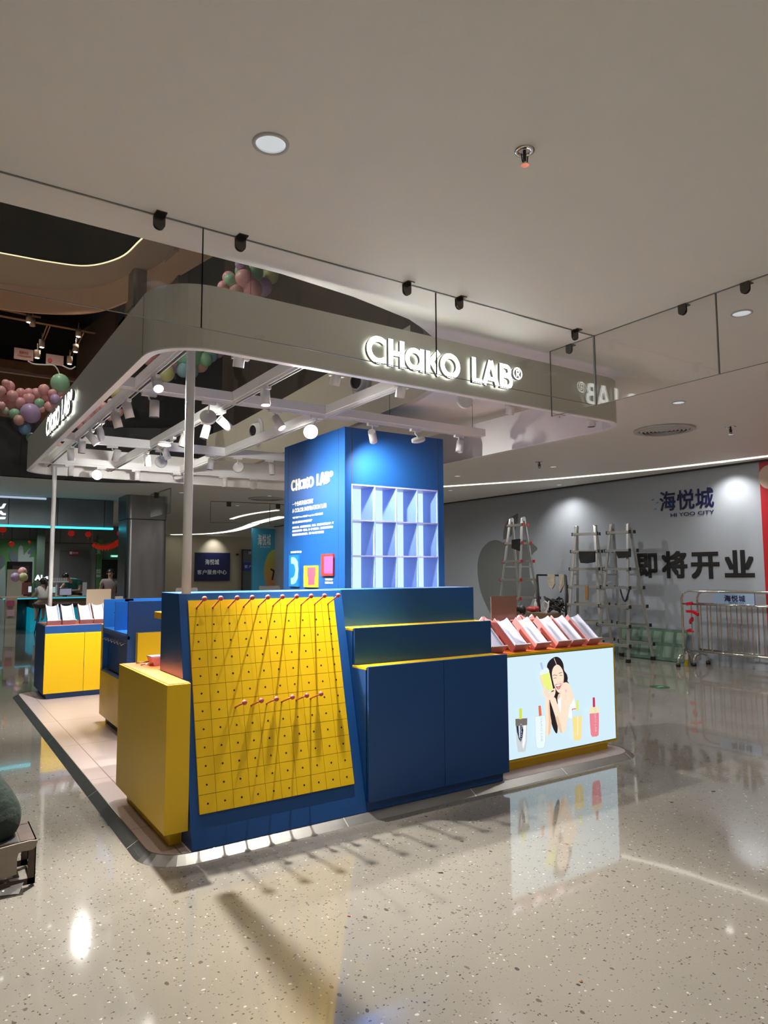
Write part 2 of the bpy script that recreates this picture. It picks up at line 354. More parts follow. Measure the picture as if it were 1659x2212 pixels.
# rooms' far walls
M_hoard = mat('hoarding_vinyl', (0.35, 0.385, 0.435), 0.42, bump=0.5, nscale=1.6)
b = MB(); b.box(11.05, 11.2, 5.80, 24, 0, 3.275); struct(b.build('wall_right', M_hoard))
M_redv = mat('red_vinyl', (0.42, 0.012, 0.02), 0.4)
b = MB(); b.box(11.04, 11.2, -7, 5.80, 0, 3.285); struct(b.build('wall_right_front', M_redv))
b = MB(); b.box(11.0, 11.05, 5.66, 24, 3.275, ZC); struct(b.build('trim_2', M_dark))
M_creamwall = mat('cream_wall', (0.56, 0.50, 0.38), 0.55)
b = MB(); b.box(4.6, 16, 31.8, 32.0, 0, ZC); struct(b.build('wall_service', M_creamwall))
M_farwall = mat('store_wall', (0.26, 0.26, 0.25), 0.5)
b = MB(); b.box(-14, 7.2, 27.0, 27.2, 0, ZC); struct(b.build('wall_back', M_farwall))
b = MB(); b.zprism([(4.5, 16.8), (8.4, 31.9), (8.55, 31.9), (4.65, 16.8)], 0, ZC); struct(b.build('wall_partition', M_creamwall))

b = MB(); b.box(-8.2, -8.0, -7, 27, 0, ZC); struct(b.build('wall_left_light_block', mat('left_light_block', (0.22, 0.2, 0.18), .6)))  # unseen wall, added to block world light from the left

# upper storey ceiling: light ring round a black oval
z = 8.5
oval = [(0.9 + 2.75 * math.cos(R(a)) * (1 if abs(math.cos(R(a))) < 2 else 1), 13.2 + 3.35 * math.sin(R(a))) for a in range(0, 360, 8)]
oval = smooth2([(-8, 16.9), (-3, 17.1), (1.1, 16.66), (2.1, 16.55), (2.85, 16.3), (3.35, 15.5), (3.5, 14.6), (3.55, 13.4), (3.5, 8), (-8, 8)], 5)
outer = [(-14, 18.3), (-2, 18.7), (0.9, 18.55), (2.2, 18.3), (3.2, 17.6), (3.75, 16.4), (4.3, 14.4), (4.3, 5), (-14, 5)]
bm = MB()
ring_o = smooth2(outer, 5)
# ring as bridged polygon
def nearest(pl, p): return min(range(len(pl)), key=lambda i: (pl[i][0] - p[0]) ** 2 + (pl[i][1] - p[1]) ** 2)
i0 = nearest(ring_o, (-14, 5)); o2 = ring_o[i0:] + ring_o[:i0] + [ring_o[i0]]; j0 = nearest(oval, (-8, 8)); v2 = oval[j0:] + oval[:j0] + [oval[j0]]
bm.zprism(o2 + v2[::-1], z, z + 0.1); struct(bm.build('ceiling_upper', M_uppergrey))
bm = MB(); ribbon(bm, ring_o[2:34], z - 0.62, z, 0.06); struct(bm.build('trim_3', M_peach))
M_warmstrip = glow('warm_cove', (1.0, 0.85, 0.5), 1.1)
bm = MB(); ribbon(bm, oval, z - 0.022, z - 0.003, 0.025); cs = bm.build('cove_light_strip', M_warmstrip)
tag(cs, 'thin warm cove light line around the black oval in the upper ceiling', 'light strip')
b = MB(); b.box(-14, 4.2, 22.0, 22.2, 4.3, at(100, 789, 'y', 22).z); struct(b.build('wall_upper_shop', mat('wood_veneer', (0.13, 0.075, 0.04), 0.45, noise=0.3, nscale=6)))
b = MB(); b.box(-14, 4.2, 18.9, 23, 9.2, 9.3); b.box(-14, 4.2, 22.6, 22.8, 4.3, 9.2); struct(b.build('ceiling_upper_shop', M_void))
# slanted pale soffit beside the upper column
b = MB(); a0 = at(375, 541, 'z', 8.4); a1 = at(434, 547, 'z', 8.4); a2 = at(384, 606, 'z', 8.4); a3 = at(335, 600, 'z', 8.4)
b.zprism([(p.x, p.y) for p in (a0, a1, a2, a3)], 8.4, 8.48); struct(b.build('trim_4', M_uppergrey))

# clad column standing from floor to the upper ceiling
t = thing('column', (4.2, 16.3, 0), 'tall grey metal clad column standing behind the kiosk left of the cream wall', 'column')
def rsq(c, h, r=0.1): return round_rect(c[0] - h, c[0] + h, c[1] - h, c[1] + h, r, 5)
b = MB(); b.zprism(rsq((4.2, 16.3), 0.44), 0, 2.75); b.zprism(rsq((4.2, 16.3), 0.455), 2.77, 4.2); b.zprism(rsq((4.2, 16.3), 0.44), 4.3, 7.6); b.zprism(rsq((4.2, 16.3), 0.45), 7.62, 8.5); b.build('cladding', M_greymetal, t)
b = MB(); b.zprism(rsq((4.2, 16.3), 0.43), 2.75, 2.77); b.zprism(rsq((4.2, 16.3), 0.42), 7.6, 7.62); b.build('joint_band', M_dark, t)

# downlights of the hall behind and beside the camera
for P in ((-2.35, -1.0), (1.12, -1.0), (4.6, -1.0), (8.07, 2.5), (8.07, -1.0), (8.6, 12.5), (7.0, 18.5), (9.5, 22.5), (12.5, 27.0), (1.5, 15.6), (-3.0, 16.0)):
    lamp_spot((*P, ZC - 0.03 if not (P[0] < 3 and 4 < P[1] < 13) else 8.3), (0, 0, -1), DOWNLIGHT_W * (3.7 if P[1] < 5 else 1.1), 112, 0.8, radius=0.05)
for P in ((9.3, 5.6), (8.9, 8.6), (9.0, 11.6), (8.6, 14.6)): lamp_spot((*P, ZC - 0.03), (0.15, 0, -1), 95, 150, 1.0, radius=0.05)  # unseen lamps added to brighten the grey hoarding
# shop lamps of the store on the left
for P in ((0.5, 19.3), (3.2, 19.3), (1.8, 22.5), (4.0, 23.5), (-1.5, 22.0), (3.0, 25.5)): lamp_spot((*P, ZC - 0.05), (0, 0, -1), 95, 140, 0.9, (0.92, 0.97, 1.0), 0.06)
for P in ((0.8, 9.6), (1.0, 12.4), (-2.6, 6.6)): lamp_spot((*P, 8.3), (0.25 if P[0] > 0 else 0.5, 0, -1), 230, 120, 0.9, (1.0, 0.93, 0.84), 0.08)  # unseen atrium lamps, added to lift the balloons and the left fascia
for P in ((0.0, 17.2), (2.4, 17.0)): lamp_spot((*P, 8.3), (0, 0.1, -1), 420, 130, 0.9, (1.0, 0.72, 0.5), 0.08)  # added warm lamps; their bounce off the upper floor brightens the upper ceiling

# linear light slot in the right hand ceiling
def led_line(pxs, w, name, label, es=4.0):
    P = tubes_through([at(x, y, 'z', ZC - 0.004) for x, y in pxs], 5); b = MB()
    for q in thick([(p.x, p.y) for p in P], w): b.zprism(q, ZC - 0.012, ZC - 0.003)
    o = b.build(name, glow('led_line', (1.0, 0.95, 0.82), es)); tag(o, label, 'light strip'); return o
led_line([(940, 1052), (1150, 1038), (1300, 1025), (1450, 1010), (1659, 985), (1760, 972)], 0.09, 'led_light_strip', 'long warm white light slot running across the ceiling above the grey hoarding', 2.2)
led_line([(372, 1155), (420, 1154), (460, 1152), (500, 1147), (530, 1139), (560, 1128), (612, 1116)], 0.34, 'led_light_strip', 'curved white light slot in the ceiling before the service centre wall', 2.0)
led_line([(500, 1121), (520, 1115), (555, 1108), (600, 1102)], 0.12, 'led_light_strip', 'short faint curved light line above the curved white light slot', 1.0)

# round downlights
M_dl_rim = mat('downlight_rim', (0.55, 0.55, 0.55), 0.4)
def downlight(px, py, r, label, watts=0, aim=(0, 0, -1), on=2.2, group=None, pos=None):
    P = Vector(pos) if pos else at(px, py, 'z', ZC); HOLES.append((P.x, P.y, r * 0.82))
    t = thing('ceiling_downlight', (P.x, P.y, ZC), label, 'ceiling light', group)
    b = MB(); b.lathe([(r, 0.0), (r, -0.006), (r * 0.84, -0.008), (r * 0.8, 0.0)], (P.x, P.y, ZC), n=28); b.build('rim', M_dl_rim, t)
    b = MB(); b.lathe([(r * 0.81, 0.0), (r * 0.78, 0.02), (r * 0.55, 0.06), (r * 0.5, 0.065)], (P.x, P.y, ZC - 0.004), n=28); b.build('reflector', glow('downlight_reflector', (0.95, 0.98, 1.0), 0.55), t)
    b = MB(); b.mi = 1; b.lathe([(r * .5, .064), (r * .47, .08)], (P.x, P.y, ZC), n=28); b.mi = 0; b.disc((P.x, P.y, ZC + 0.08), (0, 0, -1), r * 0.47); b.build('lens', [mat('lens_grey', (.25, .25, .25), .3, emit=(1, 1, 1), es=.25), M_dark], t)
    if watts:
        l = lamp_spot((P.x, P.y, ZC - 0.03), aim, watts, 130, 0.9, radius=r * 0.6); l.parent = None
    return t
downlight(585, 310, 0.075, 'large round recessed downlight in the ceiling, nearest to the camera', DOWNLIGHT_W)
downlight(1602, 676, 0.07, 'round downlight seen through the smoke glass at the right edge', DOWNLIGHT_W)
downlight(1466, 869, 0.07, 'round downlight above the round air grille', DOWNLIGHT_W)
downlight(1560, 999, 0.07, 'small downlight beyond the light slot near the red banner', DOWNLIGHT_W)
downlight(1195, 1008, 0.07, 'small downlight left of the ceiling sprinkler before the light slot', DOWNLIGHT_W)
downlight(988, 1028, 0.07, 'small downlight right beside the blue display column', DOWNLIGHT_W)
downlight(1208, 1047, 0.07, 'small downlight beyond the light slot, over the grey hoarding', DOWNLIGHT_W)
downlight(973, 1059, 0.07, 'faint small downlight beyond the light slot, nearest the blue column', DOWNLIGHT_W)
downlight(393, 1064, 0.07, 'small downlight in the back ceiling just left of the canopy pole', DOWNLIGHT_W)
downlight(582, 1071, 0.07, 'small downlight in the back ceiling by the round grille', DOWNLIGHT_W)
downlight(513, 1092, 0.07, 'tiny downlight behind the hanging glass in the service area', DOWNLIGHT_W)
downlight(1054, 917, 0.07, 'small downlight in the ceiling above the canopy right side', DOWNLIGHT_W)
def cut_holes():
    cb = MB()
    for x, y, r in HOLES: cb.cyl((x, y, ZC - 0.05), (0, 0, 1), r, 0.15, 28)
    me = bpy.data.meshes.new('cutter'); me.from_pydata(cb.v, [], cb.f)
    bm = bmesh.new(); bm.from_mesh(me); bmesh.ops.remove_doubles(bm, verts=bm.verts, dist=1e-5); bmesh.ops.recalc_face_normals(bm, faces=bm.faces); bm.to_mesh(me); bm.free()
    co = bpy.data.objects.new('cutter', me); COL.objects.link(co); bpy.context.view_layer.update()
    md = CEIL.modifiers.new('holes', 'BOOLEAN'); md.operation = 'DIFFERENCE'; md.object = co; md.solver = 'EXACT'
    nm = bpy.data.meshes.new_from_object(CEIL.evaluated_get(bpy.context.evaluated_depsgraph_get())); CEIL.modifiers.clear(); CEIL.data = nm
    bpy.data.objects.remove(co); bpy.data.meshes.remove(me)
cut_holes()
# lamps that wash the hoarding
for P in ((10.35, 6.15), (10.3, 9.9)): lamp_spot((*P, ZC - 0.03), (0.75, 0, -1), 22, 80, 1.0, (1, 0.97, 0.92), 0.04)
lamp_spot((8.2, 31.2, ZC - 0.03), (0, 0.8, -1), 40, 90, 1.0); lamp_spot((11.5, 31.2, ZC - 0.03), (0, 0.8, -1), 40, 90, 1.0)

def sprinkler(px, py, s, label):
    P = at(px, py, 'z', ZC); t = thing('ceiling_sprinkler', (P.x, P.y, ZC), label, 'sprinkler')
    b = MB(); b.lathe([(0.042 * s, 0), (0.042 * s, -0.006), (0.026 * s, -0.008), (0.024 * s, 0)], P, n=20); b.build('flange', M_chrome, t)
    b = MB(); b.cyl(P, (0, 0, -1), 0.007 * s, 0.045 * s, 10); b.tube([P + Vector((0.018 * s, 0, -0.02 * s)), P + Vector((0.014 * s, 0, -0.05 * s)), P + Vector((0, 0, -0.062 * s))], 0.003 * s, 6)
    b.tube([P + Vector((-0.018 * s, 0, -0.02 * s)), P + Vector((-0.014 * s, 0, -0.05 * s)), P + Vector((0, 0, -0.062 * s))], 0.003 * s, 6); b.build('frame', M_dark, t)
    b = MB(); b.cyl(P + Vector((0, 0, -0.062 * s)), (0, 0, -1), 0.018 * s, 0.003, 14); b.build('deflector', M_chrome, t)
sprinkler(1133, 325, 1.0, 'chrome fire sprinkler in the near ceiling, largest in view')
sprinkler(1578, 922, 1.5, 'dark fire sprinkler in the ceiling right of the round air grille')
sprinkler(1165, 998, 1.6, 'dark fire sprinkler left of the light slot in the right hand ceiling')

def grille(P, r, label):
    P = P - Vector((0, 0, 0.004))
    t = thing('air_grille', P, label, 'air grille')
    b = MB(); b.lathe([(r, 0), (r, -0.012), (r * 0.86, -0.022), (r * 0.84, 0)], P, n=40); b.build('rim', M_dl_rim, t)
    b = MB()
    for k in range(6):
        q = r * (0.8 - 0.125 * k); b.lathe([(q, -0.004), (q - 0.02, -0.024), (q - 0.03, -0.024), (q - 0.012, -0.002)], P, n=40)
    b.build('louvre', M_dl_rim, t)
    b = MB(); b.disc(P + Vector((0, 0, -0.002)), (0, 0, -1), r * 0.84, 40); b.build('shadow_pan', mat('duct_dark', (0.07, 0.07, 0.07), 0.6), t)
grille(at(1435, 928, 'z', ZC), 0.36, 'round ringed air grille in the ceiling right of the canopy')
grille(at(575, 1077, 'z', ZC), 0.42, 'round ringed air grille in the back ceiling left of the blue column')
def jet(x, y, z, label):
    t = thing('air_nozzle', (x, y, z), label, 'air vent')
    b = MB(); b.lathe([(0.20, 0), (0.20, 0.02), (0.15, 0.035), (0.13, 0.02)], (x, y, z), (-1, 0, 0), 30); b.build('rim', M_dl_rim, t)
    b = MB(); b.lathe([(0.13, 0.02), (0.11, 0.10), (0.085, 0.11)], (x, y, z), (-1, -0.25, -0.1), 30); b.build('nozzle', M_offw, t)
    b = MB(); b.disc(Vector((x - 0.085, y - 0.02, z)), (-1, -0.25, -0.1), 0.088); b.build('throat', M_dark, t)
jet(4.30, 9.98, 3.76, 'round white air nozzle on the cream bulkhead seen above the rear track lights')
jet(4.12, 6.62, 3.72, 'round air nozzle on the cream bulkhead just under the canopy sign')

# hanging smoke glass with its brackets
GT = 0.009
def smoke_pane(p0, p1, brs, label, z0=2.775, flip=1):
    p0 = Vector((*p0, 0)); p1 = Vector((*p1, 0)); d = (p1 - p0).normalized(); n = Vector((-d.y, d.x, 0))
    t = thing('smoke_glass', ((p0.x + p1.x) / 2, (p0.y + p1.y) / 2, ZC), label, 'glass panel', 'smoke curtain glass panes')
    b = MB(); b.zprism([tuple((q)[:2]) for q in (p0 + d * .002 - n * GT / 2, p1 - d * .002 - n * GT / 2, p1 - d * .002 + n * GT / 2, p0 + d * .002 + n * GT / 2)], z0, ZC - 0.002); b.build('pane', M_glass, t)
    b = MB(); e = M_edge = mat('glass_edge', (0.20, 0.215, 0.205), 0.3)
    for q in (p0, p1):
        b.zprism([tuple(w[:2]) for w in (q - d * .002 - n * GT / 2, q + d * .002 - n * GT / 2, q + d * .002 + n * GT / 2, q - d * .002 + n * GT / 2)], z0, ZC - 0.002)
    b.zprism([tuple(w[:2]) for w in (p0 - n * .003, p1 - n * .003, p1 + n * .003, p0 + n * .003)], z0 - 0.003, z0); b.zprism([tuple(w[:2]) for w in (p0 - n * .005, p1 - n * .005, p1 + n * .005, p0 + n * .005)], ZC - 0.005, ZC); b.build('edge', e, t)
    for q in brs:
        c = p0 + d * q; b = MB(); w = 0.028; f = flip
        for sgn in (-1, 1):
            pl = [(-w, 0), (w, 0), (w, -0.045)] + arc(0, -0.045, w, 0, -180, 8) + [(-w, -0.045)]
            b.prism(pl, lambda u, v, h: c + d * u + n * (sgn * (GT / 2) + h) + Vector((0, 0, ZC + v)), 0.0, sgn * 0.005)
        b.zprism([tuple(x[:2]) for x in (c - d * w - n * 0.001 * f, c + d * w - n * 0.001 * f, c + d * w * 0.9 - n * 0.05 * f, c - d * w * 0.9 - n * 0.05 * f)], ZC - 0.006, ZC)
        b.build('bracket', mat('bracket_metal', (0.10, 0.09, 0.085), 0.25, metal=0.8), t)
GY = 3.325
smoke_pane((-0.35, GY), (1.12, GY), [1.25], 'hanging glass pane left of the first vertical joint, nearest the left edge')
smoke_pane((1.12, GY), (2.612, GY), [0.2, 1.27], 'hanging glass pane between the two vertical joints in front of the canopy')
smoke_pane((2.612, GY), (4.098, GY), [0.19, 1.28], 'hanging glass pane crossing the lit sign and ending at the glass corner')
smoke_pane((4.1, 3.757), (4.1, 3.33), [0.195], 'short hanging glass pane behind the glass corner', flip=-1)
smoke_pane((4.1, 3.32), (4.1, 2.372), [0.72], 'hanging glass pane right of the glass corner, mirroring the sign', flip=-1)
smoke_pane((4.1, 2.368), (4.1, 1.2), [0.187, 1.0], 'hanging glass pane at the right edge of the view', flip=-1)
# glass hanging in the service area
def far_pane(pxs, label):
    P = [at(x, y, 'z', ZC) for x, y in pxs]
    t = thing('smoke_glass', (P[0].x, P[0].y, ZC), label, 'glass panel', 'smoke curtain glass panes'); b = MB()
    q = thick([(p.x, p.y) for p in P], 0.015)
    for k in q: b.zprism(k, ZC - 0.52, ZC - 0.001)
    b.build('pane', M_glass, t); b = MB()
    for p in P: b.box(p.x - .006, p.x + .006, p.y - .006, p.y + .006, ZC - 0.52, ZC)
    for a, c in zip(P, P[1:]): b.tube([a - Vector((0, 0, .52)), c - Vector((0, 0, .52))], 0.006, 6); b.tube([a - Vector((0, 0, .01)), c - Vector((0, 0, .01))], 0.008, 6)
    b.build('edge', MATS['glass_edge'], t)
    for a, c in zip(P, P[1:]):
        m_ = a.lerp(c, 0.3); b = MB(); b.box(m_.x - .05, m_.x + .05, m_.y - .03, m_.y + .03, ZC - 0.12, ZC); b.build('bracket', MATS['bracket_metal'], t)
far_pane([(455, 1082), (583, 1087), (640, 1092)], 'hanging glass pane in the back ceiling before the service centre')
far_pane([(326, 1068), (369, 1054)], 'hanging glass pane above the grey column')
# ------------------------------------------------------------------ kiosk: platform
PX0, PX1, PY0, PY1 = 1.042, 5.19, 3.788, 10.25
t = thing('kiosk_platform', (3.1, 7.0, 0), 'low pinkish grey platform with sloping steel edge under the whole kiosk', 'platform')
pin = round_rect(PX0 + 0.062, PX1 - 0.062, PY0 + 0.062, PY1 - 0.062, 0.20, 8); pout = round_rect(PX0, PX1, PY0, PY1, 0.26, 8)
tiles_material('deck_tile', (0.50, 0.41, 0.40), 1.2, 1.2, (0.65, 0.2), 0.004, (0.2, 0.16, 0.15), 0.32)
b = MB(); b.zprism(pin, 0.0, 0.034); b.build('deck', MATS['deck_tile'], t)
b = MB(); n = len(pin); b.add([(x, y, 0.0005) for x, y in pout] + [(x, y, 0.036) for x, y in pin] + [(x * 0.9975 + 0.0078, y * 0.9975 + 0.017, 0.036) for x, y in pin], [(i, (i + 1) % n, n + (i + 1) % n, n + i) for i in range(n)] + [(n + i, n + (i + 1) % n, 2 * n + (i + 1) % n, 2 * n + i) for i in range(n)])
b.build('ramp_edge', M_steel, t)
EJ = mat('joint_light', (0.8, 0.8, 0.78), 0.3, metal=0.6)
for q in (1.42, 2.25, 3.28, 4.2, 4.98): b = MB(); b.add([(q, PY0 - 0.001, 0.0015), (q + 0.006, PY0 - 0.001, 0.0015), (q + 0.006, PY0 + 0.062, 0.0378), (q, PY0 + 0.062, 0.0378)], [(0, 1, 2, 3)]); b.build('edge_joint', EJ, t)
for q in (4.2, 5.3, 7.2, 9.0): b = MB(); b.add([(PX0 - 0.001, q, 0.0015), (PX0 - 0.001, q + 0.006, 0.0015), (PX0 + 0.062, q + 0.006, 0.0378), (PX0 + 0.062, q, 0.0378)], [(0, 1, 2, 3)]); b.build('edge_joint', EJ, t)
ZD = 0.036

# ------------------------------------------------------------------ slanted peg board cabinet
BX0, BX1 = 1.302, 2.43
BYb, BYt, BZt, BYr = 3.858, 4.185, 1.431, 4.54
SL = math.atan2(BYt - BYb, BZt - ZD)
def board_pt(u, v, h):
    """u along x, v up the slope from the base, h out of the slope"""
    return Vector((u, BYb + v * math.sin(SL) - h * math.cos(SL), ZD + v * math.cos(SL) + h * math.sin(SL)))
t = thing('pegboard_cabinet', (1.87, 4.2, ZD), 'blue cabinet with a leaning yellow peg board front and coral pegs', 'display cabinet')
b = MB(); b.prism([(BYb, ZD), (BYr, ZD), (BYr, BZt), (BYt, BZt)], lambda u, v, h: (h, u, v), BX0, BX1); b.build('carcass', M_blue, t, bevel=0.003)
VT = (1.386 - ZD) / math.cos(SL); GX0 = 1.352; CW = 0.1005; CH = 0.1005; NR, NC = 12, 10
M_hole = mat('peg_hole', (0.006, 0.005, 0.005), 0.6); M_groove = mat('yellow_groove', (0.42, 0.25, 0.004), 0.5)
b = MB(); b.mi = 1; b.prism([(GX0, VT - NR * CH), (GX0 + NC * CW, VT - NR * CH), (GX0 + NC * CW, VT), (GX0, VT)], board_pt, 0.0, 0.007)
b.mi = 0
for r in range(NR):
    for c in range(NC):
        u0 = GX0 + c * CW + 0.0012; u1 = u0 + CW - 0.0024; v1 = VT - r * CH - 0.0012; v0 = v1 - CH + 0.0024
        b.prism([(u0, v0), (u1, v0), (u1, v1), (u0, v1)], board_pt, 0.0065, 0.012)
b.mi = 2
for r in range(NR):
    for c in range(NC):
        u = GX0 + (c + 0.5) * CW; v = VT - (r + 0.5) * CH
        b.add([board_pt(u + 0.0058 * math.cos(k * PI / 6), v + 0.0058 * math.sin(k * PI / 6), 0.0125) for k in range(12)], [tuple(range(12))])
b.build('peg_panel', [M_yellow, M_groove, M_hole], t)
# pegs
for row, cols in ((0, range(10)), (6, range(2, 8))):
    for c in cols:
        u = GX0 + (c + 0.5) * CW; v = VT - (row + 0.5) * CH; p0 = board_pt(u, v, 0.0); d = Vector((random.uniform(-.02, .02), -0.94, 0.40)).normalized()
        if row: d = Vector((random.uniform(-.02, .02), -0.955, 0.33)).normalized()
        p1 = p0 + d * 0.165; b = MB(); b.cyl(p0, d, 0.0048, 0.165, 10); pg = b.build('peg', M_coral, t)
        b = MB(); b.ball(p1, 0.0155, 16); b.build('ball_tip', M_coral, pg)

# ------------------------------------------------------------------ stepped blue unit with yellow shelves
SX0, SX1 = 2.432, 3.656
t = thing('stepped_cabinet', (3.04, 4.2, ZD), 'blue three step cabinet with thin yellow shelf edges, beside the peg board', 'cabinet')
b = MB(); b.prism([(3.872, 0.095), (4.54, 0.095), (4.54, 1.425), (4.24, 1.425), (4.24, 1.162), (4.04, 1.162), (4.04, 0.922), (3.872, 0.922)], lambda u, v, h: (h, u, v), SX0, SX1 - 0.004); b.build('carcass', M_blue, t)
b = MB(); b.box(SX0, SX1 - 0.05, 3.862, 4.5, ZD, 0.095); b.build('toe_kick', M_blue, t)
for x0, x1 in ((SX0 + 0.006, 3.055), (3.058, SX1)):
    b = MB(); b.box(x0, x1, 3.846, 3.868, 0.092, 0.942); b.build('door', M_blue, t, bevel=0.0015)
b = MB(); b.box(SX0, SX1 - 0.002, 3.868, 4.04, 0.922, 0.936); b.build('shelf', M_yellow, t, label='yellow lower shelf board')
b = MB(); b.box(SX0, SX1 - 0.002, 4.036, 4.24, 1.160, 1.176); b.build('shelf', M_yellow, t, label='yellow upper shelf board')
b = MB(); b.box(SX0 + 0.006, SX1, 4.018, 4.038, 0.930, 1.180); b.build('riser_panel', M_blue, t, bevel=0.0015)
b = MB(); b.box(SX0, SX1, 4.215, 4.238, 1.172, 1.433); b.build('riser_panel', M_blue, t, bevel=0.0015)
b = MB(); b.box(SX0, SX1, 4.238, 4.54, 1.418, 1.433); b.build('top', M_blue, t)

# ------------------------------------------------------------------ yellow side cabinet
t = thing('side_cabinet', (1.3, 4.6, ZD), 'yellow box cabinet with orange top at the near left end of the kiosk', 'cabinet')
L_out = [(1.165, 3.915), (1.298, 3.915), (1.298, 4.56), (2.3, 4.56), (2.3, 5.03), (1.165, 5.03)]
b = MB(); b.zprism(L_out, 0.132, 0.934); b.build('carcass', M_yellow, t, bevel=0.002)
b = MB(); b.zprism([(1.178, 3.928), (1.298, 3.928), (1.298, 4.57), (2.28, 4.57), (2.28, 5.017), (1.178, 5.017)], 0.93, 0.9375); b.build('top', M_orange, t)
b = MB(); b.box(1.225, 1.295, 4.02, 4.97, ZD, 0.132); b.build('toe_kick', M_yellow, t)

# ------------------------------------------------------------------ far left cabinet with doors
t = thing('door_cabinet', (2.1, 9.8, ZD), 'blue cabinet with two bright yellow doors at the far left corner of the kiosk', 'cabinet')
b = MB(); b.box(1.3, 2.6, 9.425, 10.2, 0.1, 0.918); b.build('carcass', M_blue, t, bevel=0.003)
b = MB(); b.box(1.345, 2.55, 9.46, 10.15, ZD, 0.1); b.build('toe_kick', M_blue, t)
dx = at(182, 1400, 'y', 9.41).x
for x0, x1 in ((1.303, dx - .002), (dx + .002, 2.59)):
    b = MB(); b.box(x0, x1, 9.405, 9.425, 0.102, at(97, 1370, 'y', 9.405).z); b.build('door', M_yellow, t, bevel=0.002)
b = MB(); b.box(1.32, 2.58, 9.445, 10.18, 0.915, 0.922); b.build('top', mat('orange_pink_top', (0.85, 0.30, 0.16), 0.4), t)

# ------------------------------------------------------------------ blue open display unit on yellow cabinet
t = thing('divider_cabinet', (2.1, 7.1, ZD), 'yellow cabinet below the blue open divider unit, left of the peg board', 'cabinet')
b = MB(); b.box(1.602, 2.75, 6.62, 7.725, 0.115, 0.575); b.box(1.602, 2.75, 7.53, 7.725, .575, 1.03); b.box(1.87, 2.75, 6.62, 7.53, .575, .985); b.build('carcass', M_yellow, t, bevel=0.002)
b = MB(); b.box(1.66, 2.7, 6.7, 7.68, ZD, 0.115); b.build('toe_kick', M_dark, t)
f = at(298, 1368, 'y', 6.45); b = MB(); b.box(f.x, 2.75, 6.45, 6.62, 0.115, f.z); b.build('drawer_front', M_yellow, t, bevel=0.002)
t = thing('divider_unit', (1.9, 7.0, 0.6), 'bright blue open unit with divider panels, shelf and a row of hooks', 'display unit')
X0 = 1.575; y0, y1 = 6.52, 7.5; zt = 1.272; zm = 0.99; zb = 0.60
b = MB(); b.box(X0 + 0.24, X0 + .258, y0 + .02, y1, zm, zt); b.build('back_panel', M_blueL, t)
b = MB(); b.box(X0, 2.55, y0, y0 + 0.02, zb, zt + 0.03); b.build('end_panel', M_blue, t, bevel=.002)
b = MB(); b.box(X0, X0 + .29, y1, y1 + 0.02, zb, zt + .02); b.box(X0 + .2, 2.55, y1, y1 + .02, zm, zt + .02); b.build('end_panel', M_blueL, t, bevel=.002)
b = MB(); b.box(2.15, 2.165, y0 + .02, y1, zm, zt + .01); b.build('divider', M_blueL, t)
b = MB(); b.box(X0 + .26, 2.55, y0 + .02, y1, zm, zm + .012); b.build('shelf', M_blueL, t)
b = MB(); b.box(X0, X0 + 0.26, y0 + .02, y1, zm, zm + 0.02); b.build('shelf', M_blueL, t)
b = MB(); b.prism([(X0, zm + .02), (X0 + .26, zm + .02), (X0 + .26, zt + .01), (X0, zt + .01)], lambda u, v, h: (u, h, v), 7.02, 7.035); b.build('divider', M_blueL, t)
b = MB(); b.box(X0 - 0.005, X0 + 0.02, y0, y1 + .02, zb - .02, zb); b.box(X0 + .05, X0 + 0.07, y0 + .02, y1, zb, zm); b.box(X0, X0 + .02, y0, y1 + .02, zm - .03, zm); b.build('hook_panel', M_blue, t)
for k in range(7):
    y = y0 + 0.10 + k * 0.125; b = MB(); b.tube(tubes_through([(X0 + .05, y, zm - .07), (X0 - .005, y, zm - .075), (X0 - .03, y, zm - .085), (X0 - .035, y, zm - .065)], 4), 0.0035, 6); b.build('hook', M_chrome, t)
for k in range(2):
    z = 1.03 + k * .13
    b = MB(); b.tube(tubes_through([(X0 + .235, 7.2, z + .03), (X0 + .12, 7.2, z + .02), (X0 + .08, 7.25, z), (X0 + .08, 7.4, z)], 4), 0.006, 6); b.build('hanging_arm', M_blue, t)

# small yellow shelf behind the peg board cabinet
a = at(332, 1321, 'y', 5.1); b = MB(); b.prism([(a.x, 4.56), (1.95, 4.56), (1.95, 5.12), (a.x + .05, 5.12), (a.x, 5.08)], lambda u, v, h: (u, v, h), a.z - 0.045, a.z); b.mi = 1
b.box(1.36, 1.42, 4.545, 4.6, 0.94, a.z - .045); tag(b.build('corner_shelf', [M_yellow, M_blue]), 'small yellow shelf corner jutting out behind the blue peg board cabinet', 'shelf')

# ------------------------------------------------------------------ light box counter
t = thing('lightbox_counter', (4.37, 4.4, ZD), 'yellow framed counter with a glowing picture front at the right end of the kiosk', 'counter')
b = MB(); b.box(3.66, 5.075, 4.0, 4.82, 0.098, 0.918); b.build('carcass', M_yellow, t, bevel=0.003)
b = MB(); b.box(3.66, 4.98, 4.03, 4.75, ZD, 0.098); b.build('toe_kick', M_yellow, t)
b = MB(); b.box(3.67, 5.06, 4.015, 4.80, 0.915, 0.923); b.build('top', M_orange, t)
b = MB(); b.box(3.675, 5.052, 3.996, 4.002, 0.118, 0.897); b.build('screen_rim', M_dark, t)
M_screen = glow('lightbox_white', (0.68, 0.88, 0.98), 0.88)
b = MB(); b.box(3.68, 5.047, 3.993, 3.999, 0.123, 0.892); scr = b.build('screen', M_screen, t)
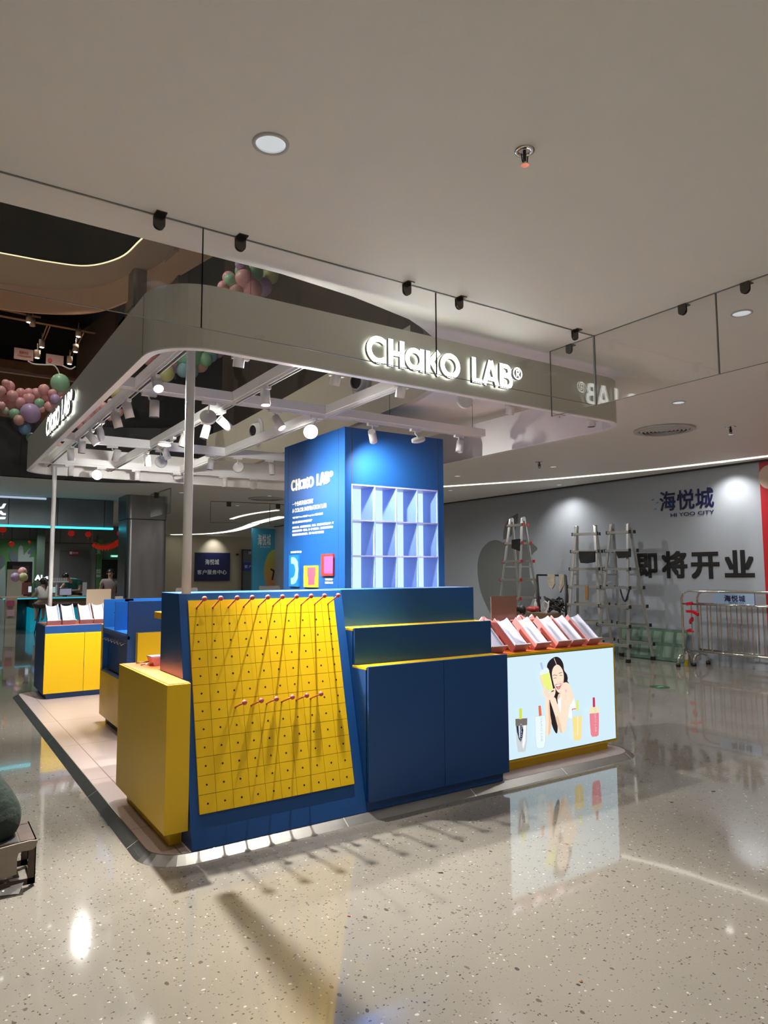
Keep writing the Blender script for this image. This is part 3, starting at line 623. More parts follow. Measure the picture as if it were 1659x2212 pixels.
# picture on the light box: flat printed shapes, each sheet a hair in front of the last
def Z(x, y): return (1120 + x / 7.63, 1390 + y / 7.63)
def Y_(x, y): return (1040 + x / 4.366, 1280 + y / 4.366)
_cm = {}
def flat_art(name, layers, plane, parent, es=0.9, step=0.0004, emit=True, off=-1):
    ax, v0 = plane; b = MB(); ms = []
    for k, (colr, pts) in enumerate(layers):
        key = (colr, emit)
        if key not in _cm: _cm[key] = glow('ink_%d' % len(_cm), colr, es) if emit else mat('ink_%d' % len(_cm), colr, 0.45)
        if _cm[key] not in ms: ms.append(_cm[key])
        b.mi = ms.index(_cm[key]); b.add([at(px, py, ax, v0 + off * step * (k + 1)) for px, py in pts], [tuple(range(len(pts)))])
    return b.build(name, ms, parent)
SK, SK2, HR = (1.0, 0.80, 0.62), (0.90, 0.60, 0.42), (0.02, 0.015, 0.02)
def zz(l): return [Z(*p) for p in l]
def ln(pts, w): return [zz(q) for q in thick(pts, w)]
A = []
A.append(((0.92, 0.97, 1.0), zz([(820, 900), (905, 840), (940, 1010), (950, 1100), (880, 1240), (800, 1200)])))
A.append(((0.97, 0.80, 0.64), zz(smooth2([(790, 645), (850, 700), (905, 850), (905, 930), (840, 1020), (780, 900)], 4))))
A.append((HR, zz(smooth2([(470, 385), (495, 305), (555, 245), (625, 218), (690, 250), (738, 335), (752, 440), (795, 505), (812, 570), (808, 620), (832, 665), (780, 690), (720, 700), (690, 800), (655, 900), (645, 1000), (600, 1120), (620, 1250), (645, 1340), (640, 1470), (610, 1470), (560, 1370), (520, 1200), (505, 1000), (510, 900), (545, 760), (500, 560)], 3))))
A.append(((0.96, 0.98, 1.0), zz([(640, 910), (705, 820), (720, 1100), (690, 1180), (650, 1010)])))
A.append((SK2, zz([(640, 900), (655, 840), (700, 800), (690, 880), (650, 930)])))
A.append((SK, zz(smooth2([(740, 655), (785, 640), (830, 665), (852, 760), (850, 950), (835, 1100), (800, 1300), (770, 1440), (725, 1478), (690, 1440), (680, 1250), (695, 1100), (702, 900), (705, 720)], 3))))
A.append((SK, zz(smooth2([(445, 890), (505, 900), (512, 1000), (525, 1180), (545, 1320), (520, 1480), (470, 1525), (450, 1500), (448, 1200)], 3))))
A.append((SK2, zz([(500, 900), (512, 1000), (525, 1180), (545, 1320), (520, 1480), (490, 1515), (500, 1300), (490, 1100)])))
A.append((SK, zz(smooth2([(520, 920), (600, 890), (640, 1000), (680, 1120), (730, 1320), (765, 1440), (720, 1480), (670, 1450), (620, 1250), (560, 1060)], 3))))
A.append((SK2, zz([(640, 1180), (700, 1340), (722, 1478), (690, 1470), (655, 1400), (610, 1230)])))
A.append((SK, zz(smooth2([(625, 352), (580, 390), (555, 460), (555, 540), (575, 640), (600, 720), (640, 790), (680, 815), (710, 780), (735, 690), (748, 560), (735, 460), (700, 390), (660, 355)], 3))))
A += [(SK, q) for q in ln([(588, 245), (632, 360)], 8)]
A.append(((0.98, 0.68, 0.52), zz([(690, 640), (740, 600), (725, 700), (700, 720)])))
for l, w in (([(565, 532), (590, 518), (640, 530)], 8), ([(665, 497), (700, 480), (722, 478)], 8), ([(578, 578), (600, 566), (628, 574)], 7), ([(678, 534), (700, 522), (724, 532)], 7)): A += [((0.12, 0.07, 0.06), q) for q in ln(l, w)]
A += [((0.85, 0.55, 0.4), q) for q in ln([(640, 636), (655, 650), (675, 640), (692, 624)], 6)]
A += [((0.93, 0.7, 0.56), q) for q in ln([(655, 540), (650, 600), (640, 632)], 5)]
A.append(((0.62, 0.14, 0.13), zz(smooth2([(606, 678), (655, 668), (704, 660), (695, 715), (668, 755), (632, 745)], 3))))
A.append(((1.0, 1.0, 1.0), zz([(612, 684), (655, 674), (698, 668), (690, 694), (655, 706), (624, 706)])))
A.append(((0.95, 0.45, 0.42), zz([(640, 728), (680, 712), (668, 744), (645, 745)])))
A.append(((0.95, 0.75, 0.62), zz([(335, 520), (365, 530), (400, 640), (425, 745), (400, 735), (365, 620)])))
A.append(((0.84, 0.95, 0.96), zz(smooth2([(352, 485), (372, 440), (420, 410), (478, 402), (505, 480), (380, 525)], 3))))
A.append(((0.86, 0.93, 0.24), zz([(370, 522), (505, 477), (540, 620), (572, 770), (545, 785), (430, 740), (405, 660)])))
A.append(((0.95, 0.98, 0.55), zz([(500, 480), (510, 476), (575, 768), (560, 776)])))
A.append(((0.50, 0.58, 0.90), zz([(352, 325), (385, 312), (412, 425), (385, 435)])))
A.append((SK, zz(smooth2([(412, 740), (440, 722), (470, 785), (540, 808), (565, 760), (602, 738), (610, 800), (590, 870), (545, 935), (490, 915), (440, 870), (385, 855), (382, 840), (428, 838), (400, 800)], 3))))
for l in ([(440, 740), (475, 830), (520, 870)], [(425, 780), (465, 860), (505, 890)], [(470, 720), (505, 800)]): A += [(SK2, q) for q in ln(l, 6)]
A.append(((0.1, 0.06, 0.05), zz([(548, 785), (572, 768), (590, 780), (560, 800)])))
A.append(((0.92, 0.55, 0.58), zz([(765, 765), (785, 752), (802, 775), (785, 820)])))
A += [((0.75, 0.6, 0.58), q) for q in ln([(785, 820), (783, 900)], 3)]
# tumblers
def yy(l): return [Y_(*p) for p in l]
A.append(((0.62, 0.68, 0.68), yy([(322, 1256), (431, 1250), (429, 1400), (415, 1495), (395, 1503), (345, 1505), (332, 1420)])))
A.append(((0.93, 0.97, 0.97), yy([(398, 1254), (420, 1252), (415, 1400), (395, 1480), (385, 1440)])))
A.append(((0.02, 0.03, 0.08), yy([(328, 1258), (384, 1254), (396, 1300), (388, 1360), (372, 1412), (352, 1380), (334, 1310)])))
A.append(((0.85, 0.9, 0.9), yy([(350, 1258), (362, 1258), (364, 1380), (356, 1360)])))
A.append(((0.19, 0.16, 0.15), yy([(320, 1192), (432, 1185), (431, 1250), (322, 1258)])))
A.append(((0.66, 0.78, 0.08), yy([(355, 1094), (382, 1092), (382, 1192), (357, 1195)])))
A.append(((0.55, 0.68, 0.70), zz([(270, 1198), (442, 1176), (453, 1300), (449, 1600), (433, 1704), (400, 1730), (318, 1736), (291, 1702), (276, 1500)])))
A.append(((0.84, 0.97, 0.98), zz([(275, 1204), (438, 1183), (449, 1300), (444, 1598), (428, 1698), (398, 1724), (320, 1730), (296, 1698), (281, 1500)])))
A.append(((0.80, 0.17, 0.07), zz([(328, 1034), (340, 1024), (368, 1026), (383, 1190), (338, 1200)])))
A.append(((0.66, 0.84, 0.90), zz([(878, 1105), (1043, 1085), (1043, 1195), (885, 1215)])))
A.append(((0.97, 0.78, 0.30), zz([(885, 1215), (1043, 1195), (1040, 1400), (1035, 1560), (1012, 1590), (930, 1602), (910, 1580), (893, 1300)])))
A.append(((1.0, 0.90, 0.55), zz([(965, 1205), (985, 1203), (985, 1500), (970, 1550)])))
A.append(((0.78, 0.16, 0.24), zz([(878, 1080), (905, 1072), (950, 1070), (950, 1086), (900, 1090), (882, 1108)])))
A.append(((0.80, 0.86, 0.18), zz([(953, 940), (992, 935), (990, 1100), (948, 1102)])))
A.append(((0.93, 0.82, 0.50), zz([(1168, 1060), (1325, 1040), (1325, 1143), (1172, 1157)])))
A.append(((0.86, 0.24, 0.30), zz([(1172, 1157), (1325, 1142), (1325, 1400), (1320, 1510), (1290, 1532), (1215, 1538), (1192, 1500), (1177, 1300)])))
A.append(((0.58, 0.04, 0.10), zz([(1222, 896), (1240, 886), (1258, 892), (1265, 1045), (1225, 1050)])))
flat_art('printed_picture', A, ('y', 3.993), scr)
for (px, py, L_, h) in ((*Z(370, 1615), 0.20, 0.02), (*Z(1262, 1460), 0.20, 0.022), (*Y_(368, 1440), 0.16, 0.02)):
    b = MB(); top = at(px, py, 'y', 3.964); text(b, 'CHaKO LAB', (top.x, 3.964, top.z + L_), (0, 0, -1), (1, 0, 0), L_, h, 0.0)
    b.v = [(v[0], 3.9635, v[2]) for v in b.v]; b.build('printed_lettering', glow('ink_grey', (0.55, 0.62, 0.64), 0.9), scr)

# ------------------------------------------------------------------ blue display column
CX0, CX1, CY0, CY1, CZ1 = 3.35, 4.553, 5.7, 7.033, 2.955
t = thing('display_column', (3.95, 6.4, ZD), 'tall blue display column with lit cubby shelves and white lettering', 'display column')
rx0, rx1, rz0, rz1, dep = 3.422, 4.476, 1.03, 2.404, 0.245
b = MB(); b.box(CX0, CX1, CY0 + dep + 0.03, CY1, ZD, CZ1); b.box(CX0, rx0, CY0, CY0 + dep + .03, ZD, CZ1); b.box(rx1, CX1, CY0, CY0 + dep + .03, ZD, CZ1)
b.box(rx0, rx1, CY0, CY0 + dep + .03, rz1, CZ1); b.box(rx0, rx1, CY0, CY0 + dep + .03, ZD, rz0); b.build('body', M_blue, t)
b = MB(); 
for y in (5.82, 6.93): b.box(CX0 - 0.001, CX0 + .002, y, y + 0.004, ZD, CZ1)
b.box(rx0 - .001, rx0 + .004, CY0 - 0.001, CY0 + .002, rz1, CZ1); b.box(rx1, rx1 + .004, CY0 - .001, CY0 + .002, ZD, CZ1); b.build('seam', M_dark, t)
M_cub = mat('cubby_lining', (0.22, 0.36, 0.85), 0.35)
M_frame = mat('cubby_frame', (0.36, 0.38, 0.66), 0.3)
b = MB(); b.box(rx0, rx1, CY0 + dep, CY0 + dep + 0.02, rz0, rz1); b.build('light_panel', glow('cubby_back', (0.62, 0.82, 1.0), 1.05), t)
b = MB()
for k in range(5):
    z = rz1 - k * 0.3435; b.box(rx0, rx1, CY0 - 0.004, CY0 + dep, z - 0.013, z)
b.build('shelf', M_frame, t)
b = MB()
for k in range(5):
    x = rx0 + k * (rx1 - rx0 - 0.012) / 4; b.mi = 0; b.box(x, x + 0.012, CY0 - 0.003, CY0 + dep, rz0, rz1)
b.build('divider', [M_cub], t)
XF = CX0 - 0.001
def wall_text(mb, body, pl, pr, hpx, ax, v, bold=0.0, lift=0.002, right=(0, -1, 0)):
    a = at(pl[0], pl[1], ax, v); c = at(pr[0], pr[1], ax, v); h = (at(pl[0], pl[1] - hpx, ax, v) - a).length
    w = abs((c - a).dot(Vector(right))); text(mb, body, a, right, (0, 0, 1), w, h, lift, bold); return mb
b = MB()
s = (6.838 - 5.925) / LOGO_W
for st, xo in logo_glyphs():
    for gi, g in enumerate(st):
        for q in g: b.prism(q, lambda u, v, h: (XF - h, 6.838 - (u + xo) * s, 2.437 + v * s), 0.0, 0.010 + gi * 0.0005)
b.build('raised_logo', mat('cream_letters', (0.80, 0.77, 0.66), 0.4), t)
b = MB()
wall_text(b, '一个色彩灵感实验室', (632, 1095), (677, 1086), 10, 'x', XF, 0.02)
wall_text(b, 'A COLOR INSPIRATION LAB', (632, 1108.5), (706, 1101), 9, 'x', XF, 0.02)
for s_, l_, r_ in (('“以我”源自“Chako”意思是“Tasty Color”的趣味色彩', (632, 1122), (698, 1114)), ('我们“从生活的灵感中发现色彩之美”', (632, 1132), (675, 1126)), ('用色彩去表达、让日常的物件有温度、有态度、有灵感的“色彩生活方式”，带', (632, 1143), (721, 1134)), ('你发现生活中的每一种颜色、每一件“灵感好物”，让实验室的灵感与你', (632, 1150.5), (720, 1142)), ('我们相信色彩的力量与想象，就在“从心出发”的灵感里', (632, 1158.5), (700, 1152))):
    wall_text(b, s_, l_, r_, 5.2, 'x', XF, 0.01)
wall_text(b, 'FASHION TO GO', (629, 1195.5), (652, 1193), 4.5, 'x', XF, 0.015)
wall_text(b, 'TABLETOP', (703, 1254), (720, 1252.3), 4.6, 'x', XF, 0.015); wall_text(b, 'ELEGANCE', (703, 1261), (720, 1259.3), 4.6, 'x', XF, 0.015)
b.build('lettering', M_wtext, t)
def plaque(pts, colr, inner, icol, label):
    P = [at(px, py, 'x', XF) for px, py in pts]; b = MB()
    y0, y1 = max(p.y for p in P), min(p.y for p in P); z0 = sum(p.z for p in P[2:]) / 2; z1 = sum(p.z for p in P[:2]) / 2
    b.box(XF - 0.022, XF, y1, y0, z0, z1); o = b.build('plaque', mat('plaque_' + label.split()[0], colr, 0.4), t, label=label)
    b = MB(); b.add([(XF - 0.0235, *(lambda q: (q.y, q.z))(at(px, py, 'x', XF - .022))) for px, py in inner], [tuple(range(len(inner)))])
    b.build('plaque_picture', mat('plaque_in_' + label.split()[0], icol, 0.4), o)
plaque([(698, 1197.5), (722.5, 1196), (722.5, 1244.5), (698, 1243)], (0.55, 0.03, 0.02), [(700, 1202), (719.5, 1201), (719, 1239), (700.2, 1239)], (0.62, 0.07, 0.22), 'red plaque with a pink rectangle')
plaque([(660, 1223), (688, 1221), (687.5, 1269), (660, 1268)], (0.60, 0.55, 0.02), [(664, 1226), (681.5, 1225), (681.5, 1244), (680, 1248), (679.5, 1263.5), (665.5, 1263.8), (665.5, 1248), (664, 1244)], (0.62, 0.08, 0.13), 'yellow plaque with a pink cup shape')
ci = [(629, 1204), (634, 1203.5), (639, 1206), (643.5, 1214), (645, 1231), (643.5, 1248), (639, 1258.5), (634, 1262), (628.5, 1262), (628.5, 1248.5), (633, 1248), (636.5, 1243), (638.5, 1231), (636.5, 1221), (633, 1217.5), (629, 1218)]
plaque([(628.5, 1200), (648, 1198), (647.5, 1268), (628, 1266)], (0.01, 0.16, 0.55), ci, (0.22, 0.60, 0.42), 'blue plaque with a green half ring')

# ------------------------------------------------------------------ canopy
FX0, FX1, FY0, FY1, FZ0, FZ1 = 1.045, 5.175, 3.80, 9.86, 2.842, 3.216
t = thing('kiosk_canopy', (3.1, 6.8, 2.94), 'raised grey canopy ring with glowing white letters, white poles and beams', 'canopy')
def ringpoly(i, r): return round_rect(FX0 + i, FX1 - i, FY0 + i, FY1 - i, r - i, 12)
def ring_solid(i0, i1, z0, z1, name, m, r=0.34):
    a, c = ringpoly(i0, r), ringpoly(i1, r); n = len(a)
    vs = [(x, y, z0) for x, y in a] + [(x, y, z1) for x, y in a] + [(x, y, z0) for x, y in c] + [(x, y, z1) for x, y in c]; fs = []
    for i in range(n):
        j = (i + 1) % n; fs += [(i, j, n + j, n + i), (2 * n + j, 2 * n + i, 3 * n + i, 3 * n + j), (n + i, n + j, 3 * n + j, 3 * n + i), (j, i, 2 * n + i, 2 * n + j)]
    b = MB(); b.add(vs, fs); o = b.build(name, m, t); return o
ring_solid(0, 0.02, FZ0, FZ1, 'fascia', M_fascia)
ring_solid(0.021, 0.04, FZ0 + 0.001, FZ1 - 0.002, 'inner_lining', M_offw)
ring_solid(-0.001, 0.045, FZ0 - 0.008, FZ0 - 0.0005, 'bottom_lip', M_white)
b = MB()
for y in (4.15,): b.box(FX0 - 0.0012, FX0, y, y + .003, FZ0, FZ1)
b.build('fascia_seam', M_dark, t)
BZ = 2.94
beams = [('y', 1.305, FY0 + .04, FY1 - .04), ('y', 2.07, FY0 + .04, FY1 - .04), ('y', 2.93, FY0 + .04, FY1 - .04), ('x', 4.07, FX0 + .04, FX1 - .04), ('x', 5.30, FX0 + .04, 4.77), ('x', 7.73, FX0 + .04, FX1 - .04), ('x', 9.42, FX0 + .04, FX1 - .04)]
for k, (ax, c, a0, a1) in enumerate(beams):
    w = 0.028; z0 = BZ + (0.0004 if ax == 'y' else 0.0); h = 0.075; b = MB()
    if ax == 'y': b.box(c - w, c + w, a0, a1, z0, z0 + h)
    else: b.box(a0, a1, c - w, c + w, z0, z0 + h - .002)
    b.build('beam', M_white, t)
    b = MB(); q = 0.017; tz = BZ - 0.022
    for s_ in (-1, 1):
        lo, hi = (c - q, c - q + .005) if s_ < 0 else (c + q - .005, c + q)
        if ax == 'y': b.box(lo, hi, a0 + .05, a1 - .05, tz, BZ)
        else: b.box(a0 + .05, a1 - .05, lo, hi, tz, BZ)
    b.mi = 1
    if ax == 'y': b.box(c - q + .005, c + q - .005, a0 + .05, a1 - .05, BZ - 0.012, BZ)
    else: b.box(a0 + .05, a1 - .05, c - q + .005, c + q - .005, BZ - 0.012, BZ)
    b.build('track', [M_white, M_dark], t)
b = MB(); b.cyl((1.306, 4.055, BZt), (0, 0, 1), 0.0265, BZ - BZt, 24); b.build('pole', M_white, t)
b = MB(); b.cyl((1.393, 9.755, 0.923), (0, 0, 1), 0.0265, BZ + .0 - 0.92, 24); b.build('pole', M_white, t)
for x, y in ((4.62, 5.3), (3.6, 5.3), (2.2, 5.3)):
    b = MB(); b.tube([(x, y, BZ + .07), (x, y, ZC if x > 3.9 else 8.5)], 0.0022, 5); b.build('hanging_wire', M_dark, t)
# sign letters, front and left
def sign(org, right, normal, width, label):
    s = width / LOGO_W; org = Vector(org); right = Vector(right); nv = Vector(normal); up = Vector((0, 0, 1))
    for st, xo in logo_glyphs():
        b = MB()
        for gi, g in enumerate(st):
            for q in g:
                b.mi = 0; b.prism(q, lambda u, v, h: org + right * ((u + xo) * s) + up * (v * s) + nv * h, 0.018, 0.042)
                b.mi = 1; b.add([org + right * ((u + xo) * s) + up * (v * s) + nv * (0.0425 + gi * 0.0003) for u, v in q], [(0, 1, 2, 3)])
                b.mi = 2; b.add([org + right * ((u + xo) * s) + up * (v * s) + nv * 0.0165 for u, v in q], [(0, 1, 2, 3)])
        b.build('sign_letter', [M_letterside, M_letter, M_letterback], t, label=label)
sign((2.385, FY0, 2.927), (1, 0, 0), (0, -1, 0), 1.40, 'glowing white letter on the long front of the canopy')
sign((FX0, 7.66, 2.93), (0, -1, 0), (-1, 0, 0), 1.42, 'glowing white letter on the left end of the canopy')

# ------------------------------------------------------------------ track spotlights
M_spot = mat('spot_white', (0.74, 0.73, 0.71), 0.42)
n_sp = 0
def track_spot(kind, ad, body, d, lit, label, w=None):
    """ad: pixel of the adapter on its track, body: pixel of the lamp head, d: direction it shines"""
    if isinstance(ad[0], str): axis, c, along = ad; P = Vector((c, along, BZ - .022)) if axis == 'y' else Vector((along, c, BZ - .022))
    else:
        P0 = at(ad[0], ad[1], 'z', BZ - 0.022); ax_, c = min([(a, c) for a, c, _, _ in beams], key=lambda q: abs((P0.x if q[0] == 'y' else P0.y) - q[1]) / (2.2 if q[0] == 'x' else 1)); axis = ad[2] if len(ad) > 2 else ax_
        if len(ad) > 3: c = ad[3]
        if axis == 'y': Q = at(ad[0], ad[1], 'x', c); P = Vector((c, Q.y, BZ - .022))
        else: Q = at(ad[0], ad[1], 'y', c); P = Vector((Q.x, c, BZ - .022))
    t = thing('track_spotlight', P, label, 'spotlight', 'white track spotlights under the canopy')
    al = Vector((0, 1, 0)) if axis == 'y' else Vector((1, 0, 0)); sd = Vector((-al.y, al.x, 0))
    b = MB(); e = al * 0.055; f = sd * 0.017; z = Vector((0, 0, 1))
    b.zprism([tuple((P + q)[:2]) for q in (-e - f, e - f, e + f, -e + f)], P.z - 0.024, P.z); b.build('track_adapter', M_spot, t)
    B = near(body[0], body[1], P) if body else P + Vector((0, 0, -.14)); d = Vector(d).normalized()
    if kind == 'c':
        r, h = 0.036, 0.125; top = B - d * h / 2; st = P + Vector((0, 0, -0.024))
        b = MB(); b.tube([st, st + Vector((0, 0, -0.018)), top + d * 0.035 + (st - top).normalized() * 0.0], 0.0075, 8); b.build('stem', M_spot, t)
        b = MB(); b.lathe([(r * .8, 0.004), (r, 0.0), (r, h), (r * 0.92, h)], top, d, 24); b.build('barrel', M_spot, t)
        b = MB(); b.disc(top + d * 0.006, -d, r * .94); b.lathe([(r * .93, h), (r * .8, h - .012)], top, d, 24); b.build('heat_sink', M_dark if not lit else M_spot, t)
        b = MB(); b.disc(top + d * (h - .006), d, r * .86); b.build('lens', M_lens if lit else M_lensoff, t)
        lp = top + d * (h + 0.004)
    else:
        r, h = 0.066, 0.026; top = B - d * h / 2; st = P + Vector((0, 0, -0.024))
        b = MB(); b.tube([st, st + Vector((0, 0, -0.02)), top + (Vector((0, 0, r * .8)) - d * (d.z * r * .8)) * 0.6], 0.006, 8); b.build('stem', M_spot, t)
        b = MB(); b.lathe([(0.0005, 0), (r * .94, 0.0), (r, 0.005), (r, h), (r * .93, h)], top, d, 32); b.build('disc_housing', M_spot, t)
        b = MB(); b.disc(top + d * (h - .002), d, r * .93, 32); b.build('lens', M_lens if lit else M_lensoff, t)
        lp = top + d * (h + .004)
    if w:
        lamp_spot(lp, d, w[0], w[1], w[2] if len(w) > 2 else 0.6, (1, 0.97, 0.90), w[3] if len(w) > 3 else (0.022 if kind == 'c' else 0.05))
    return t
SP = SPOT_W
track_spot('c', (336.9, 803, 'y', 1.305), (340, 829), (-0.05, -0.9, -1), True, 'lit cylinder spotlight just left of the front canopy pole', (SP * 5.0, 86, 0.6, 0.028))
track_spot('c', (276, 857, 'y', 1.305), (276.5, 886), (0.30, 0.1, -1), False, 'tilted cylinder spotlight, second along the left track', None)
track_spot('c', (250, 881, 'y', 1.305), (252, 908), (0.32, 0.1, -1), False, 'tilted cylinder spotlight, third along the left track', None)
track_spot('d', (220, 904, 'y', 1.305), (217.5, 937), (-0.85, 0.5, -0.1), False, 'disc spotlight turned edge on on the left track', None)
track_spot('c', (198.5, 926, 'y', 1.305), (200, 948), (0.55, -0.1, -0.7), True, 'lit cylinder spotlight on the left track beside the edge-on disc', (SP * 1.2, 70))
track_spot('c', (174, 942, 'y', 1.305), (177, 966), (0.0, 0.05, -1), False, 'upright cylinder spotlight on the left track before the far pole', None)
track_spot('c', (155, 960, 'y', 1.305), (153, 982), (0.15, 0.2, -1), False, 'last cylinder spotlight on the left track', None)
track_spot('c', (322, 850, 'x', 5.30), (333.5, 883), (0.0, 0.0, -1), False, 'upright cylinder spotlight at the left end of the first crossbeam', (SP * 1.0, 80))
track_spot('d', (451.7, 869, 'x', 5.30), (449.5, 901), (0.35, 0.9, -0.35), False, 'disc spotlight seen from the back, right of the front pole', (SP * 0.8, 110, 0.9, 0.05))
track_spot('c', (594, 888, 'x', 5.30), (601.5, 913), (0.35, -0.55, -0.9), True, 'lit cylinder spotlight in the middle of the first crossbeam', (SP * 2.2, 75, 0.5))
track_spot('d', (684, 901, 'x', 5.30), (671, 932), (-0.35, -0.9, -0.35), True, 'glowing disc spotlight in front of the blue column left face', (SP * 1.4, 110, 0.9, 0.06))
track_spot('c', (805, 918, 'x', 5.30), (805, 943), (0.55, 0.6, -0.6), True, 'lit cylinder spotlight over the bright spot on the blue column', (SP * 0.6, 110, 1.0, 0.03))
track_spot('d', (897, 929, 'x', 5.30), (903.5, 950), (0.4, 0.3, -0.9), False, 'thin disc spotlight seen on edge above the lit cubbies', None)
track_spot('c', (991, 940, 'x', 5.30), (993, 965), (-0.30, -0.15, -1), False, 'last cylinder spotlight at the right end of the first crossbeam', (SP * 0.9, 80))
track_spot('c', (575, 830, 'y', 2.07), (573, 858), (0.02, -0.1, -1), True, 'lit cylinder spotlight high up near the sign, on the middle track', (SP * 0.8, 80, 0.5))
track_spot('c', (479.6, 886, 'y', 2.07), (485, 915), (0.75, 0.14, -0.5), False, 'cylinder spotlight leaning right beside the disc on the middle track', (SP * 3.6, 96, 1.0, 0.03))
track_spot('c', (442, 915, 'y', 2.07), (444, 933), (-0.25, 0.05, -1), False, 'cylinder spotlight below the dark disc right of the front pole', None)
track_spot('c', (396, 937, 'y', 2.07), (396, 952), (-0.25, 0.1, -1), False, 'cylinder spotlight half hidden behind the front canopy pole', None)
track_spot('d', (374, 944, 'y', 2.07), (355.4, 958.8), (-0.1, -0.05, -1), True, 'glowing disc spotlight lying nearly flat left of the front pole', (SP * 1.0, 140, 0.9, 0.06))
track_spot('c', (345, 962, 'y', 2.07), (359, 980), (0.4, 0.1, -0.9), False, 'cylinder spotlight hanging under the flat glowing disc', None)
track_spot('c', (317, 975, 'y', 2.07), (318, 995), (0.12, 0.1, -1), False, 'brightly lit small cylinder spotlight near the back crossbeam', None)
track_spot('c', (243, 961, 'x', 7.73), (251.4, 984), (-0.15, 0.5, -1), True, 'cylinder spotlight at the left of the second crossbeam', (SP * 2.2, 80, 0.8))
track_spot('d', (347, 974, 'x', 7.73), (348, 997.6), (0.1, 1, -0.12), False, 'round disc spotlight seen from the back on the second crossbeam', (SP * 0.6, 130, 0.9, 0.05))
track_spot('c', (454, 985, 'x', 7.73), (455, 1003), (-0.15, 0, -1), False, 'cylinder spotlight right of the pole on the second crossbeam', None)
track_spot('d', (513, 990, 'x', 7.73), (515, 1009.5), (0.6, 0.75, -0.3), False, 'tilted disc spotlight on the second crossbeam', None)
track_spot('c', (581, 995, 'x', 7.73), (587.6, 1014.6), (0, 0, -1), False, 'cylinder spotlight nearest the blue column on the second crossbeam', None)
track_spot('c', (150.6, 1001, 'x', 9.42), (153, 1018), (0, 0, -1), False, 'cylinder spotlight on the back crossbeam beside the far pole', None)
track_spot('d', (219, 1007.5, 'x', 9.42), (210, 1025.6), (-0.4, -0.85, -0.35), True, 'glowing disc spotlight on the back crossbeam', (SP * 0.7, 120, 0.9, 0.06))
track_spot('c', (294, 1013, 'x', 9.42), (297, 1028), (0, 0, -1), False, 'cylinder spotlight right of the glowing disc on the back crossbeam', None)
track_spot('d', (382, 1019, 'x', 9.42), (385, 1031), (0.3, 0.3, -0.9), False, 'disc spotlight tipped down on the back crossbeam', (SP * 0.9, 140, 0.9, 0.05))
track_spot('c', (481, 1029, 'x', 9.42), (485.5, 1043), (0, 0, -1), False, 'cylinder spotlight right of the pole on the back crossbeam', None)
track_spot('d', (546, 1034, 'x', 9.42), (546, 1048), (0.1, 1, -0.2), False, 'pale disc spotlight nearest the blue column on the back crossbeam', None)
track_spot('c', (520, 745, 'x', 4.07), (517, 772), (0.0, 0.3, -1), False, 'cylinder spotlight peeking under the canopy front, leftmost', (SP * 0.5, 66, 0.9, 0.02))
track_spot('c', (727, 790, 'x', 4.07), (725.5, 813), (-0.03, 0.34, -1), True, 'lit cylinder spotlight peeking under the canopy front, below the sign start', (SP * 4.0, 66, 0.9, 0.014))
track_spot('c', (868, 818, 'x', 4.07), (866.5, 840), (0.05, 0.42, -1), False, 'cylinder spotlight peeking under the canopy front near the cream bulkhead', (SP * 0.6, 80, 1.0, 0.016))
track_spot('d', (1004, 838, 'x', 4.07), (1004, 865), (0.2, 1, -0.1), False, 'disc spotlight half hidden behind the canopy front', None)
track_spot('c', (1104, 858, 'x', 4.07), (1104, 879), (0, 0.4, -1), False, 'cylinder spotlight peeking under the canopy front, right of the disc', (SP * 0.5, 80, 1.0, 0.016))
track_spot('d', (1208, 872, 'x', 4.07), (1208, 884), (0.2, 0.6, -0.8), False, 'pinkish disc spotlight behind the glass corner', None)
track_spot('c', (1279, 888, 'x', 4.07), (1277, 907), (0, 0, -1), False, 'cylinder spotlight peeking under the canopy front, rightmost', None)
